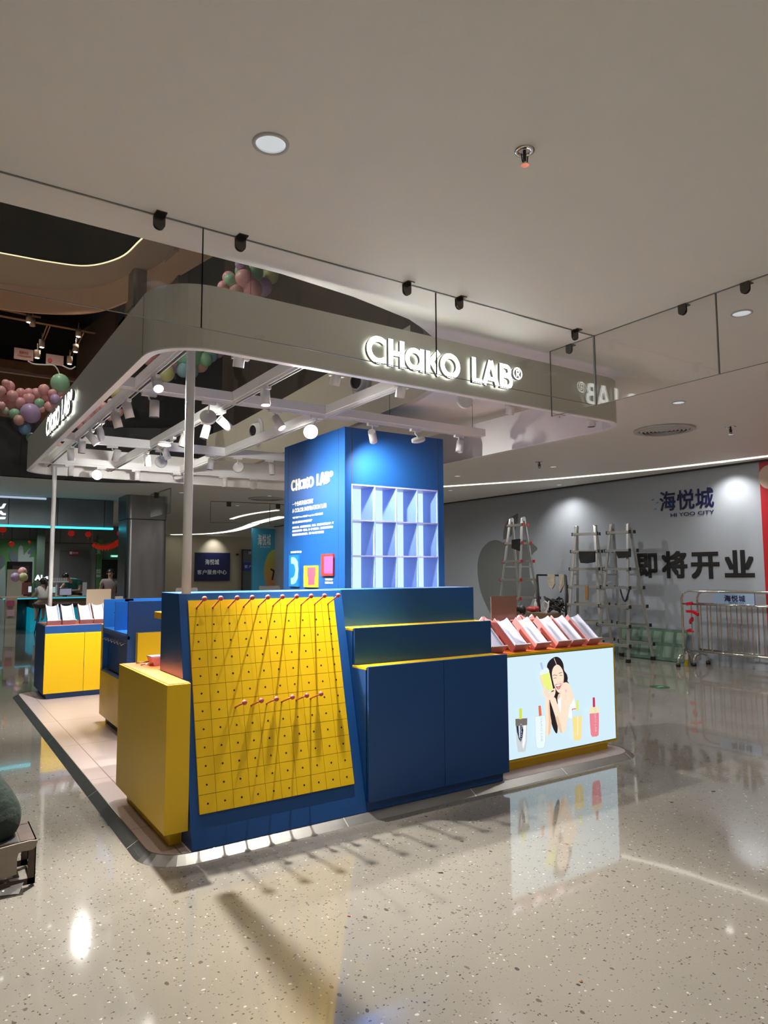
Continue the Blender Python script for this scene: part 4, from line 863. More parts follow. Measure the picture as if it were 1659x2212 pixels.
# ------------------------------------------------------------------ slanted half pipe trays
def make_tray(w=0.145, L_=0.31, ang=41):
    """origin at the bottom front edge centre; the channel rises towards +y"""
    ca, sa = math.cos(R(ang)), math.sin(R(ang)); th = 0.06
    t = bpy.data.objects.new('display_tray', None); COL.objects.link(t)
    def fn(u, v, s): return Vector((u, s * ca - v * sa + th * sa * 0.6, s * sa + v * ca))
    prof = [(-w / 2, 0), (w / 2, 0), (w / 2, th), (w / 2 - .008, th)]; chan = [(w / 2 - .008, th)] + [(-(w / 2 - .008) * math.cos(R(a)) * -1 if False else (w / 2 - .008) * math.cos(R(a)), th - 0.038 * math.sin(R(a))) for a in range(15, 180, 15)] + [(-(w / 2 - .008), th)]
    poly = [(-w / 2, 0), (w / 2, 0), (w / 2, th)] + chan + [(-w / 2, th)]
    b = MB(); b.prism(poly, fn, 0.0, L_); b.build('trough_body', M_pink, t, local=True)
    b = MB(); n = len(chan); vs = [fn(u, v + .0012, 0.0) for u, v in chan] + [fn(u, v + .0012, L_ + .001) for u, v in chan]; b.add(vs, [(i, i + 1, n + i + 1, n + i) for i in range(n - 1)], True)
    for s_ in (-1, 1): b.add([fn(s_ * (w / 2), th + .0014, 0), fn(s_ * (w / 2 - .009), th + .0014, 0), fn(s_ * (w / 2 - .009), th + .0014, L_ + .001), fn(s_ * w / 2, th + .0014, L_ + .001)], [(0, 1, 2, 3)])
    b.build('channel', M_traywhite, t, local=True)
    b = MB(); b.prism([(-w / 2, 0), (w / 2, 0), (w / 2 + .008, th + 0.022), (-w / 2 - .008, th + 0.022)], fn, -0.008, 0.0); b.build('stop_plate', M_pink, t, local=True)
    b = MB(); b.prism([(-w / 2 - .008, th + 0.022), (w / 2 + .008, th + .022), (w / 2 + .008, th + .0245), (-w / 2 - .008, th + .0245)], fn, -0.008, 0.0005); b.build('stop_edge', M_traywhite, t, local=True)
    e = fn(0, 0, L_ * .78); b = MB(); b.box(-w / 2 + .02, w / 2 - .02, e.y - .02, e.y + .02, 0.0, e.z + .01); b.build('support_leg', M_pink, t, local=True)
    return t
proto = make_tray(); used = [False]
def tray(x, y, z, rz, label, group):
    if not used[0]: o = proto; used[0] = True
    else: o = copy_tree(proto)
    o.location = (x, y, z); o.rotation_euler = (0, 0, rz); tag(o, label, 'display stand', group); return o
ords = ['leftmost, half hidden', 'second from the left', 'third from the left', 'fourth from the left', 'second from the right end', 'at the right end']
for k, px in enumerate((1069, 1119, 1164.5, 1210, 1241.5, 1276.5)):
    x = at(px, 1400, 'y', 4.07).x; tray(x, 4.045, 0.923, 0, 'front row pink tray on the light box counter, ' + ords[k], 'front row of slanted trays on the light box counter')
for k, (px, w_) in enumerate(((1033, 'leftmost'), (1063, 'left of the brown panel'), (1114, 'right of the brown panel'), (1142, 'rightmost'))):
    p = at(px, 1337, 'y', 4.5); tray(p.x, 4.745, 0.923, PI, 'back row pink tray facing away on the light box counter, ' + w_, 'back row of slanted trays on the light box counter')
for k, (px, w_) in enumerate(((116, 'leftmost, under the far pole'), (148.5, 'second from left'), (186, 'third from left'), (216, 'fourth, touching the blue divider unit'), (246, 'mostly hidden behind the blue divider unit'))):
    x = at(px, 1350, 'y', 9.47).x; tray(x, 9.45, 0.922, 0, 'pink tray on the far yellow door cabinet, ' + w_, 'slanted trays on the far left cabinet')
# flat lying tray with two rods on the near cabinet
P = at(330, 1437, 'z', 0.94)
t = thing('tray_stand', (P.x + .08, P.y, 0.938), 'low pink tray with white top and two thin rods on the near orange top', 'display stand')
c = Vector((P.x + .08, P.y + 0.02, 0.938)); b = MB(); b.prism([(-.08, .0), (.10, .0), (.10, .055), (-.10, .055)], lambda u, v, h: c + Vector((u, h, v)), -0.06, 0.06); b.build('tray_body', M_pink, t)
b = MB(); b.box(c.x - .10, c.x + .1, c.y - .06, c.y + .06, c.z + .055, c.z + .062); b.build('tray_top', M_traywhite, t)
for dy in (-0.05, 0.05):
    b = MB(); b.tube([(c.x - .08, c.y + dy, c.z + .02), (c.x - .17, c.y + dy * 1.2, c.z + .012)], 0.005, 8); b.build('rod', M_chrome, t)
# acrylic panels
a = at(1060, 1288, 'y', 4.5); c = at(1114.5, 1289, 'y', 4.5)
b = MB(); b.box(a.x, c.x, 4.495, 4.503, 0.924, a.z); tag(b.build('acrylic_panel', mat('brown_acrylic', (0.15, 0.105, 0.085), 0.22, coat=0.5)), 'brownish frosted panel standing between the two rows of trays', 'panel')
a = at(187, 1273, 'y', 9.9); c = at(240, 1273, 'y', 9.9)
b = MB(); b.box(a.x, c.x, 9.895, 9.903, 0.924, a.z); tag(b.build('acrylic_panel', mat('beige_acrylic', (0.40, 0.33, 0.24), 0.3, coat=0.4)), 'beige frosted panel standing behind the trays on the far cabinet', 'panel')
for (x0, x1, y_, yp) in ((380, 427, 7.9, 1270), (561, 605, 7.9, 1266)):
    a = at(x0, yp, 'y', y_); c = at(x1, yp, 'y', y_); b = MB(); b.prism(round_rect(a.x, c.x, a.z - .3, a.z, 0.02, 4), lambda u, v, h: (u, h, v), y_, y_ + 0.02); ch = 'grey rounded screen top showing behind the blue cabinet, %s' % ('beside the front pole' if x0 < 500 else 'under the yellow face banner')
    t = thing('desk_screen', ((a.x + c.x) / 2, y_, 0.036), ch, 'screen'); b.build('screen_panel', mat('screen_grey', (0.22, 0.2, 0.2), 0.3), t)
    b = MB(); b.box((a.x + c.x) / 2 - .02, (a.x + c.x) / 2 + .02, y_ + .002, y_ + .018, 0.036, a.z - .28); b.build('stand', M_dark, t)
# ------------------------------------------------------------------ hoarding graphics
XW = 11.045
def W(x, y): return at(x, y, 'x', XW)
def flatpoly(mb, pts, ax, v): mb.add([at(px, py, ax, v) for px, py in pts], [tuple(range(len(pts)))])
def G(x, y): return (1020 + x / 9.2167, 1090 + y / 9.2167)
b = MB()
b.add([W(*p) for p in smooth2([G(*q) for q in [(440, 707), (330, 745), (220, 850), (150, 980), (110, 1150), (105, 1300), (115, 1450), (160, 1700), (230, 1900), (340, 2130), (440, 2300), (540, 2400), (640, 2400), (720, 2350), (800, 2370), (900, 2390), (1000, 2300), (1110, 2100), (1265, 1700)]] + [G(1262, 1665)] + [G(*q) for q in [(1200, 1570), (1150, 1450), (1130, 1250), (1160, 1080), (1220, 950), (1300, 880), (1220, 790), (1130, 720), (1050, 700), (950, 715), (850, 760), (730, 780), (650, 775), (590, 745), (520, 715)]], 3)], [tuple(range(3 * 35))])
b.add([W(*G(*p)) for p in [(915, 175), (912, 300), (895, 390), (860, 480), (810, 570), (760, 635), (700, 672), (620, 698), (616, 620), (622, 540), (640, 450), (665, 390), (700, 330), (745, 280), (790, 240), (850, 205)]], [tuple(range(16))])
tag(b.build('wall_emblem', mat('emblem_grey', (0.155, 0.165, 0.17), 0.45)), 'large dark grey bitten fruit emblem on the grey hoarding, behind the leftmost ladder', 'emblem')
YR = (0, -1, 0)
def glyph(mb, ch, x0, x1, ytop, ybot, bold, plane=('x', 11.0435), right=YR):
    a = at(x0, ybot, *plane); c = at(x1, ybot, *plane); h = (at((x0 + x1) / 2, ytop, *plane) - at((x0 + x1) / 2, ybot, *plane)).z
    text(mb, ch, a, right, (0, 0, 1), abs((c - a).dot(Vector(right))), h, 0.001, bold)
for ch, x0, x1, y0, y1, w_ in (('即', 1375.5, 1421, 1195, 1248, 'first'), ('将', 1430.5, 1486, 1190, 1249, 'second'), ('开', 1494, 1556, 1192, 1250, 'third'), ('业', 1566, 1631, 1188, 1247, 'last')):
    b = MB(); glyph(b, ch, x0, x1, y0, y1, 0.042); tag(b.build('wall_character', M_blackink), w_ + ' of the four large black characters on the grey hoarding, counted from the ladders', 'lettering', 'large black notice characters')
lg = thing('wall_logo', W(1480, 1090), 'dark blue mall logo with HI YOO CITY lettering on the grey hoarding', 'logo')
for ch, x0, x1, y0, y1 in (('海', 1426, 1460, 1062, 1105), ('悦', 1463, 1501, 1059, 1102), ('城', 1503, 1543, 1055, 1099)):
    b = MB(); glyph(b, ch, x0, x1, y0, y1, 0.02); b.build('character', M_navy, lg)
b = MB(); wall_text(b, 'HI YOO CITY', (1449, 1117), (1543, 1110), 8, 'x', 11.0435, 0.012); b.build('lettering', M_navy, lg)
b = MB(); flatpoly(b, [(1446, 1074), (1450, 1072), (1452, 1080), (1453, 1090), (1449, 1096), (1443, 1096), (1445, 1088)], 'x', 11.0425); b.build('fish_mark', mat('fish_blue', (0.02, 0.16, 0.5), 0.4), lg)
for x, y in ((1410, 1080), (1420, 1086), (1416, 1100)):
    b = MB(); flatpoly(b, [(x - 4, y + 1.5), (x - .5, y - 1), (x + 3, y - 3), (x + .5, y + .8), (x - 1, y + 1)], 'x', 11.0425); b.build('bird_mark', MATS['fish_blue'], lg)
b = MB(); P = at(1662, 1030, 'x', 11.03); b.prism([(P.y + 0.17 * math.cos(R(a)), P.z + 0.19 * math.sin(R(a))) for a in range(0, 360, 12)], lambda u, v, h: (h, u, v), 11.03, 11.038)
tag(b.build('printed_plate', mat('plate_pink', (0.55, 0.42, 0.34), 0.4)), 'pale round plate picture on the red banner, cut by the right edge', 'picture')

# ------------------------------------------------------------------ ladders
def ladder(P, rz, Hh, wt, wb, sp, label, cap=M_black, n=7):
    t = thing('folding_ladder', P, label, 'ladder', None, rz); n_ = n
    for s_ in (-1, 1):
        def pt(k, side): # k 0 bottom .. 1 top
            return Vector((s_ * sp / 2 * (1 - k) + s_ * 0.03, side * (wb + (wt - wb) * k) / 2, 0.03 + k * (Hh - 0.03)))
        for side in (-1, 1):
            a, c = pt(0, side), pt(1, side); b = MB(); w = 0.022
            b.add([a + Vector((dx * .03 / 2, dy * w * 2 / 2, 0)) for dx, dy in ((-1, -1), (1, -1), (1, 1), (-1, 1))] + [c + Vector((dx * .03 / 2, dy * w * 2 / 2, 0)) for dx, dy in ((-1, -1), (1, -1), (1, 1), (-1, 1))], [(0, 1, 2, 3), (4, 5, 6, 7), (0, 1, 5, 4), (1, 2, 6, 5), (2, 3, 7, 6), (3, 0, 4, 7)])
            rl = b.build('rail', M_alu, t, local=True)
            b = MB(); b.box(a.x - .03, a.x + .03, a.y - .03, a.y + .03, 0, 0.06); b.build('rubber_foot', M_black, rl, local=True)
        for k in range(n_):
            z = 0.28 + (Hh - 0.42) * k / (n_ - 1); kk = (z - .03) / (Hh - .03); a, c = pt(kk, -1), pt(kk, 1)
            b = MB(); b.box(a.x - .02 + s_ * .018, a.x + .02 + s_ * .018, a.y - .05, c.y + .05, z - .022, z + .022); rg = b.build('rung', M_alu, t, local=True)
            b = MB(); b.box(a.x - .025 + s_ * .018, a.x + .025 + s_ * .018, a.y - .062, a.y - .045, z - .03, z + .03); b.build('end_cap', cap, rg, local=True); b = MB(); b.box(a.x - .025 + s_ * .018, a.x + .025 + s_ * .018, c.y + .045, c.y + .062, z - .03, z + .03); b.build('end_cap', cap, rg, local=True)
    for side in (-1, 1):
        b = MB(); z = Hh * .62; b.box(-sp * .16 - .03, sp * .16 + .03, side * (wt + .08) / 2 - .004, side * (wt + .08) / 2 + .004, z, z + .03); b.build('brace', M_alu, t, local=True)
        b = MB(); b.cyl((0, side * wt / 2 - .03, Hh - .02), (0, 1, 0), 0.045, .06, 14); b.build('hinge', M_alu, t, local=True)
    return t
red_cap = mat('red_cap', (0.4, 0.02, 0.02), 0.4)
def ztop(px, py, x, y): return near(px, py, (x, y)).z
L3 = Vector((10.45, 8.02, 0)); ladder(L3, 0.0, ztop(1345, 1133, 10.45, 8.0), 0.36, 0.66, 0.62, 'aluminium folding ladder nearest the metal barrier, with black rung ends')
q = near(1262, 1138, (10.3, 9.0)); ladder((10.52, 8.86, 0), R(20), near(1262, 1138, (10.52, 8.86)).z, 0.36, 0.68, 0.56, 'middle aluminium folding ladder with a tan strap')
ladder((10.2, 10.36, 0), 0.0, near(1118, 1120, (10.2, 10.36)).z, 0.34, 0.66, 0.72, 'leftmost aluminium folding ladder with red rung ends, before the grey emblem', red_cap)
def cloth(pts, plane, th, m, name, label, cat, wav=0.012):
    P = [at(x, y, *plane) for x, y in pts]; b = MB(); n = len(P)
    b.add([p + Vector((random.uniform(-wav, wav), 0, 0)) for p in P] + [p + Vector((th, 0, 0)) for p in P], [tuple(range(n)), tuple(range(2 * n - 1, n - 1, -1))] + [(i, (i + 1) % n, n + (i + 1) % n, n + i) for i in range(n)])
    return tag(b.build(name, m), label, cat)
cloth([(1249, 1191), (1284, 1191), (1284, 1214), (1268, 1217), (1254, 1216), (1250, 1205)], ('x', 10.16), 0.03, M_black, 'cloth', 'black cloth draped on the upper rung of the middle ladder', 'cloth')
cloth([(1330, 1191), (1361, 1191), (1361, 1203), (1345, 1206), (1335, 1206)], ('x', 10.30), 0.03, M_black, 'cloth', 'black cloth draped on the upper rung of the ladder nearest the barrier', 'cloth')
cloth([(1106, 1166), (1122, 1164), (1121, 1190), (1112, 1187), (1105, 1184)], ('x', 9.7), 0.03, M_black, 'cloth', 'black cloth draped on the leftmost ladder with red rung ends', 'cloth')
cloth([(1263.5, 1266), (1269.5, 1266), (1269.5, 1296), (1264.5, 1297)], ('x', 10.08), 0.02, mat('tan_strap', (0.30, 0.16, 0.04), 0.6), 'strap', 'tan strap hanging from a rung of the middle ladder', 'strap', 0)
b = MB(); b.tube(tubes_through([at(x, y, 'x', 10.22) for x, y in ((1340, 1272), (1343, 1285), (1350, 1299), (1356, 1285), (1360, 1272))], 5), 0.014, 8); tag(b.build('strap', M_black), 'black strap hanging in a loop on the ladder nearest the barrier', 'strap')

# black clothes rack with two rags
a = at(1160, 1242, 'x', 10.3); c = at(1222, 1243, 'x', 10.3)
t = thing('clothes_rack', ((a.x + c.x) / 2, (a.y + c.y) / 2, 0), 'black metal frame rack standing between the left and middle ladders', 'rack')
b = MB(); b.tube([a, c], 0.018, 8); b.build('top_bar', M_black, t)
for p in (a, c):
    for s_ in (-1, 1): b = MB(); b.tube([p, Vector((p.x + .02 + s_ * .08, p.y - .02, 0.0))], 0.02, 8); b.build('leg', M_black, t)
for k, pts in enumerate(([(1181, 1240), (1197, 1240), (1198, 1262), (1192, 1272), (1186, 1266), (1182, 1255)], [(1206, 1240), (1218, 1240), (1217, 1262), (1210, 1280), (1207, 1272), (1208, 1258)])):
    cloth(pts, ('x', 10.26), 0.03, mat('rag_beige', (0.45, 0.40, 0.32), 0.8, noise=0.4, nscale=18), 'rag', 'stained beige rag on the black rack, %s' % ('left one' if k == 0 else 'right one at the post'), 'rag', 0.02)
# box with bag, cables and bottle
a = at(1140, 1322, 'x', 9.9); c = at(1196, 1324, 'x', 9.9)
b = MB(); b.box(9.84, 10.16, c.y, a.y, 0, a.z); tag(b.build('cardboard_box', mat('cardboard', (0.20, 0.12, 0.07), 0.7, noise=0.2)), 'brown carton under the cable heap by the black rack', 'box')
zb_ = a.z; ym = (a.y + c.y) / 2
p = at(1147, 1314, 'x', 9.98); b = MB(); b.ball((9.99, p.y, zb_ + 0.055), 0.055, 16, (1.3, 2.4, 1)); b.ball((10.03, p.y - .1, zb_ + .07), .04, 12, (1.2, 1.6, 1.2)); tag(b.build('red_bag', mat('red_bag', (0.45, 0.05, 0.05), 0.45, bump=0.4, nscale=9)), 'crumpled red bag lying on the brown carton', 'bag')
b = MB(); random.seed(3)
for k in range(16):
    r_ = random.uniform(.12, .2); cy_ = c.y + .12 + random.uniform(-.05, .1); h_ = zb_ + .03 + k * .013
    b.tube([(10.08 + r_ * .5 * math.cos(R(a_)), cy_ + r_ * math.sin(R(a_)), h_ + .05 * math.sin(R(a_ * 2 + k * 40)) + .03) for a_ in range(0, 361, 20)], 0.012, 6)
tag(b.build('cable_heap', M_black), 'heap of black cables piled on the brown carton', 'cable')
b = MB()
for s_ in range(5): b.tube(tubes_through([(9.92, c.y + .35 - s_ * .05, zb_ + .05), (9.9, c.y + .22 - s_ * .02, zb_ + .22 - s_ * .02), (9.88, c.y + .1, zb_ + .12 + s_ * .02), (9.87, c.y + .28, zb_ - .05 - s_ * .1)], 5), .008, 6)
tag(b.build('cord', M_offw), 'tangled white cord over the black cables', 'cord')
p = at(1157, 1305, 'x', 10.1); t = thing('water_bottle', (10.1, p.y, zb_), 'clear plastic water bottle standing on the brown carton', 'bottle')
b = MB(); b.lathe([(0.0, 0), (.034, 0.0), (.035, .06), (.032, .09), (.035, .12), (.03, .17), (.013, .2), (.013, .22)], (10.1, p.y, zb_), n=16); b.build('bottle_body', mat('pet_plastic', (0.6, 0.68, 0.66), 0.15, spec=.8), t)
b = MB(); b.cyl((10.1, p.y, zb_ + .22), (0, 0, 1), .015, .02, 12); b.build('cap', M_offw, t)
p = at(1186, 1338, 'x', 9.75); b = MB(); b.ball((9.75, p.y, p.z - .05), .1, 14, (.8, 1.3, .9)); b.ball((9.78, p.y + .06, p.z - .02), .07, 12); b.box(9.7, 9.8, p.y - .05, p.y + .05, 0, p.z - .1); tag(b.build('green_bag', mat('green_bag', (0.01, 0.13, 0.05), 0.4, bump=.4, nscale=12)), 'green plastic bag beside the brown carton', 'bag')

# leaning green glass sheet, bottle of tea and sticker
a = at(1342, 1366, 'x', 10.98); c = at(1478, 1358, 'x', 10.98)
t = thing('glass_sheet', (10.9, (a.y + c.y) / 2, 0), 'green glass sheet leaning on the foot of the grey hoarding behind the ladder', 'glass sheet')
b = MB(); y1_, y0_ = a.y, at(1486, 1366, 'x', 10.98).y; zt_ = at(1460, 1360, 'x', 10.98).z
b.add([(10.82, y0_, 0.01), (10.82, y1_, 0.01), (10.98, y1_, zt_), (10.98, y0_, zt_), (10.832, y0_, 0.01), (10.832, y1_, 0.01), (10.992, y1_, zt_), (10.992, y0_, zt_)], [(0, 1, 2, 3), (4, 5, 6, 7), (0, 1, 5, 4), (2, 3, 7, 6), (0, 3, 7, 4), (1, 2, 6, 5)]); b.build('sheet', mat('green_sheet', (0.10, 0.17, 0.13), 0.12, coat=.6), t)
b = MB()
for k in range(6):
    for j in range(2):
        f0, f1 = .12 + j * .45, .46 + j * .45; ya = y0_ + (y1_ - y0_) * (k + .12) / 6; yb = y0_ + (y1_ - y0_) * (k + .84) / 6
        b.add([(10.82 + .16 * f0 - .003, ya, f0 * zt_), (10.82 + .16 * f0 - .003, yb, f0 * zt_), (10.82 + .16 * f1 - .003, yb, f1 * zt_), (10.82 + .16 * f1 - .003, ya, f1 * zt_)], [(0, 1, 2, 3)])
b.build('frosted_pattern', mat('green_frost', (0.17, 0.25, 0.20), 0.4), t)
p = at(1483, 1438, 'z', 0); t = thing('tea_bottle', (p.x, p.y, 0), 'small bottle with yellow drink on the floor by the barrier foot', 'bottle')
b = MB(); b.lathe([(0, 0), (.035, 0), (.035, .16), (.03, .2), (.014, .23), (.014, .24)], p, n=16); b.build('bottle_body', mat('pale_bottle', (0.7, 0.68, 0.58), 0.15), t)
b = MB(); b.lathe([(.0352, .005), (.0355, .1)], p, n=16); b.build('drink_level', mat('yellow_drink', (0.45, 0.35, 0.02), 0.2), t)
b = MB(); b.cyl(Vector(p) + Vector((0, 0, .24)), (0, 0, 1), .017, .025, 12); b.build('cap', M_offw, t)
p = at(1425, 1484, 'z', 0); t = thing('floor_sticker', (p.x, p.y, 0), 'round dark green direction sticker on the terrazzo floor', 'sticker')
b = MB(); b.cyl((p.x, p.y, 0.0005), (0, 0, 1), .13, .001, 28); b.build('disc', mat('sticker_green', (0.015, 0.07, 0.04), 0.35), t)
b = MB(); b.add([(p.x - .06, p.y - .02, .002), (p.x + .03, p.y - .02, .002), (p.x + .03, p.y - .05, .002), (p.x + .08, p.y, .002), (p.x + .03, p.y + .05, .002), (p.x + .03, p.y + .02, .002), (p.x - .06, p.y + .02, .002)], [tuple(range(7))]); b.build('arrow', mat('sticker_mint', (0.1, 0.5, 0.25), 0.35), t)

# ------------------------------------------------------------------ crowd barriers
def barrier(x, y0, L_, label, zt, board):
    t = thing('crowd_barrier', (x, y0 - L_ / 2, 0), label, 'barrier'); r_ = .019; zm = zt - .21; zl = .26
    b = MB(); b.tube([(x, y0, .08), (x, y0, zt - .12), (x, y0 - .035, zt - .04), (x, y0 - .12, zt), (x, y0 - L_ + .12, zt), (x, y0 - L_ + .035, zt - .04), (x, y0 - L_, zt - .12), (x, y0 - L_, .08)], r_, 12); b.build('outer_tube', M_chrome, t)
    for z in (zm, zl): b = MB(); b.tube([(x, y0, z), (x, y0 - L_, z)], .016, 10); b.build('rail', M_chrome, t)
    n = int(L_ / .155)
    for k in range(1, n):
        y = y0 - L_ * k / n; b = MB(); b.tube([(x, y, zl), (x, y, zm)], .010, 8, False); b.build('bar', M_chrome, t)
    for y in (y0 - .02, y0 - L_ + .02):
        b = MB(); b.tube([(x - .2, y, .03), (x - .2, y, .10), (x - .15, y, .17), (x, y, .2), (x + .15, y, .17), (x + .2, y, .10), (x + .2, y, .03)], .022, 10); f = b.build('foot', M_chrome, t)
        for s_ in (-1, 1): b = MB(); b.cyl((x + s_ * .2, y, 0), (0, 0, 1), .035, .05, 12); b.build('rubber_pad', M_black, f)
    if board:
        a = at(1541, 1283, 'x', x - .012); c = at(1629, 1283, 'x', x - .012)
        b = MB(); b.box(x - .012, x + .012, c.y, a.y, zm + .02, zt - .02); bd = b.build('sign_board', mat('board_blue', (0.30, 0.42, 0.60), 0.35), t, label='pale blue sign board with the mall logo')
        b = MB()
        for ch, k in (('海', 0), ('悦', 1), ('城', 2)):
            x0, x1 = 1565 + k * 15.5, 1579 + k * 15.5; q = at(x0, 1302, 'x', x - .014); w = abs(at(x1, 1302, 'x', x - .014).y - q.y); text(b, ch, (x - .013, q.y, zm + .062), YR, (0, 0, 1), w, .10, .001, .03)
        q = at(1575, 1300, 'x', x - .013); text(b, 'HI YOO CITY', (x - .013, q.y, zm + .035), YR, (0, 0, 1), .24, .018, .001, .01); b.build('lettering', M_navy, bd)
    return t
zt3 = near(1520, 1277, (10.62, 6.75)).z
barrier(10.55, 6.93, 2.0, 'stainless crowd barrier with blue sign board in front of the grey hoarding', zt3, True)
barrier(10.82, 6.82, 2.0, 'second stainless crowd barrier close behind the one with the sign board', zt3, False)
tp = thing('red_tape', at(1488, 1330, 'x', 10.52), 'torn red tape strips tied round the left end of the front barrier', 'tape'); rb = mat('red_tape', (0.55, 0.01, 0.02), 0.4)
for k, pts in enumerate(([(1481, 1302), (1492, 1300), (1493, 1307), (1482, 1308)], [(1481, 1318), (1494, 1318), (1506, 1324), (1506, 1331), (1495, 1324), (1482, 1323)], [(1488, 1340), (1493, 1333), (1494, 1341), (1489, 1348)], [(1482, 1361), (1490, 1358), (1496, 1366), (1484, 1365)])):
    P = [at(px, py, 'x', 10.52) for px, py in pts]; n = len(P); b = MB(); b.add(P + [p + Vector((.06, 0, 0)) for p in P], [tuple(range(n)), tuple(range(2 * n - 1, n - 1, -1))] + [(i, (i + 1) % n, n + (i + 1) % n, n + i) for i in range(n)]); b.build('tape_strip', rb, tp)

# small litter on the floor
for px, py, c_, w_, l_ in ((754, 1980, (0.45, 0.02, 0.03), 'tiny red fleck on the near floor, lower middle', .012), (952, 1886, (0.02, 0.02, 0.02), 'tiny black stick on the floor below the cabinet doors', .03), (1255, 2122, (0.4, 0.12, 0.02), 'tiny orange crumb on the near floor, lower right', .012), (1541, 1710, (0.02, 0.02, 0.02), 'tiny dark scrap on the floor at the right', .035), (1451, 1733, (0.25, 0.05, 0.03), 'tiny brown scrap on the floor right of the light box', .028)):
    p = at(px, py, 'z', 0); b = MB(); b.prism([(-l_ / 2, -.003), (l_ * .3, -.004), (l_ / 2, .002), (-l_ * .3, .004)], lambda u, v, h: (p.x + u * .8 - v * .4, p.y + v - u * .5, h), 0.0005, 0.004); tag(b.build('floor_scrap', mat('litter_%d' % px, c_, .6)), w_, 'scrap')
# ------------------------------------------------------------------ store across the hall, left background
M_hdr = mat('store_header', (0.20, 0.235, 0.26), 0.32, metal=0.4)
YH = 17.4
a = at(0, 1078, 'y', YH); c = at(266, 1080, 'y', YH); zc_ = at(130, 1137, 'y', YH).z
t = thing('store_header', (1, YH, zc_), 'blue grey panelled shop header with a cyan light line, left background', 'shop sign')
b = MB(); b.box(-8, 3.8, YH, YH + .3, zc_, ZC - .01); b.build('header_panel', M_hdr, t)
b = MB()
for px in (19, 112, 125, 226, 262): x = at(px, 1100, 'y', YH).x; b.box(x - .008, x + .008, YH - .004, YH, zc_, ZC - .01)
b.build('panel_joint', M_dark, t)
b = MB(); b.box(-8, 3.8, YH - .03, YH + .02, zc_ - .045, zc_); b.build('cyan_light_line', glow('cyan_line', (0.05, 0.75, 0.95), 2.0), t)
b = MB(); b.box(-8, at(100, 1078, 'y', YH).x, YH - .02, YH, ZC - .06, ZC - .015); b.build('top_light_line', glow('pale_line', (0.6, 0.75, 0.95), 0.6), t)
def S(x, y): return (x / 5.53, 1040 + y / 5.53)
b = MB()
for pl in ([(20, 300), (40, 265), (75, 265), (45, 320), (-40, 332), (-40, 318)], [(-20, 345), (20, 352), (40, 378), (70, 380), (70, 402), (30, 402), (0, 385), (-30, 385)], [(-40, 425), (70, 425), (60, 450), (-40, 450)]): flatpoly(b, [S(*p) for p in pl], 'y', YH - .012)
b.build('lit_sign_stroke', glow('sign_white', (0.8, 0.92, 1.0), 1.6), t)

YB = 26.95
def wallrect(name, x0, x1, y0, y1, m, label=None, cat=None, y=YB, th=.04, parent=None):
    a = at((x0 + x1) / 2, y0, 'y', y).z; c = max(at((x0 + x1) / 2, y1, 'y', y).z, 0.0); u0 = at(x0, (y0 + y1) / 2, 'y', y).x; u1 = at(x1, (y0 + y1) / 2, 'y', y).x
    b = MB(); b.box(u0, u1, y - th, y, c, a); o = b.build(name, m, parent)
    if label and cat: tag(o, label, cat)
    return o
M_mural = mat('mural_green', (0.10, 0.30, 0.09), 0.5, noise=.3, nscale=1.2)
mu = wallrect('wall_mural', -60, 75, 1166, 1400, M_mural, 'green mural with pale leaf shapes on the far store wall', 'mural')
b = MB(); b.mi = 0
for pl in ([(215, 960), (218, 830), (225, 780), (250, 760), (275, 780), (282, 880), (355, 800), (400, 795), (345, 910), (405, 900), (403, 1200), (350, 1250), (345, 960)], [(-60, 1060), (0, 1060), (60, 1000), (70, 1350), (60, 1700), (-60, 1700)]): flatpoly(b, [S(*p) for p in pl], 'y', YB - .05)
b.mi = 1
for pl in ([(110, 880), (130, 830), (155, 822), (190, 850), (215, 920), (210, 958), (140, 958), (115, 920)], [(-60, 880), (0, 875), (40, 890), (62, 960), (40, 1020), (-60, 1040)], [(325, 850), (380, 780), (410, 730), (412, 800), (380, 860), (340, 870)]): flatpoly(b, [S(*p) for p in pl], 'y', YB - .055)
b.build('mural_shape', [mat('mural_pale', (0.42, 0.50, 0.48), .5), mat('mural_grey', (0.16, 0.19, 0.22), .5)], mu)
wallrect('wall_pillar', 75, 92, 1138, 1345, mat('pillar_green', (0.10, 0.15, 0.11), .4), 'dark green grey pillar beside the mural on the far store wall', 'pillar', y=26.6, th=.3)
M_lg = mat('light_grey_panel', (0.27, 0.26, 0.25), .4)
pn = wallrect('wall_panelling', 92, 206, 1138, 1345, M_lg, 'grey panelled store wall round the closed door', 'panelling', y=26.85, th=.05)
wallrect('panel_line', 93, 206, 1173.5, 1174.2, M_dark, y=26.79, th=.01, parent=pn)
wallrect('panel_line', 130, 130.6, 1140, 1174, M_dark, y=26.79, th=.01, parent=pn)
dr = wallrect('door_1', 127, 192, 1189, 1345, mat('door_grey', (0.13, 0.13, 0.13), .45), y=26.78, th=.05); struct(dr)
sg = wallrect('door_sign', 149, 171, 1190, 1198.5, mat('sign_red', (0.5, 0.02, 0.04), .4), 'small red sign with white pictogram above the grey store door', 'sign', y=26.7, th=.02)
b = MB(); glyph(b, '消火栓', 157, 169, 1192, 1196.5, .01, ('y', 26.675), (1, 0, 0)); b.build('lettering', M_wtext, sg)
wallrect('pictogram', 150.5, 156, 1191.5, 1197, M_wtext, y=26.672, th=.004, parent=sg)
st_ = wallrect('printed_strip', 207, 218.5, 1165, 1345, M_mural, 'narrow green printed strip with white characters beside the dark corridor', 'banner', y=26.75, th=.05)
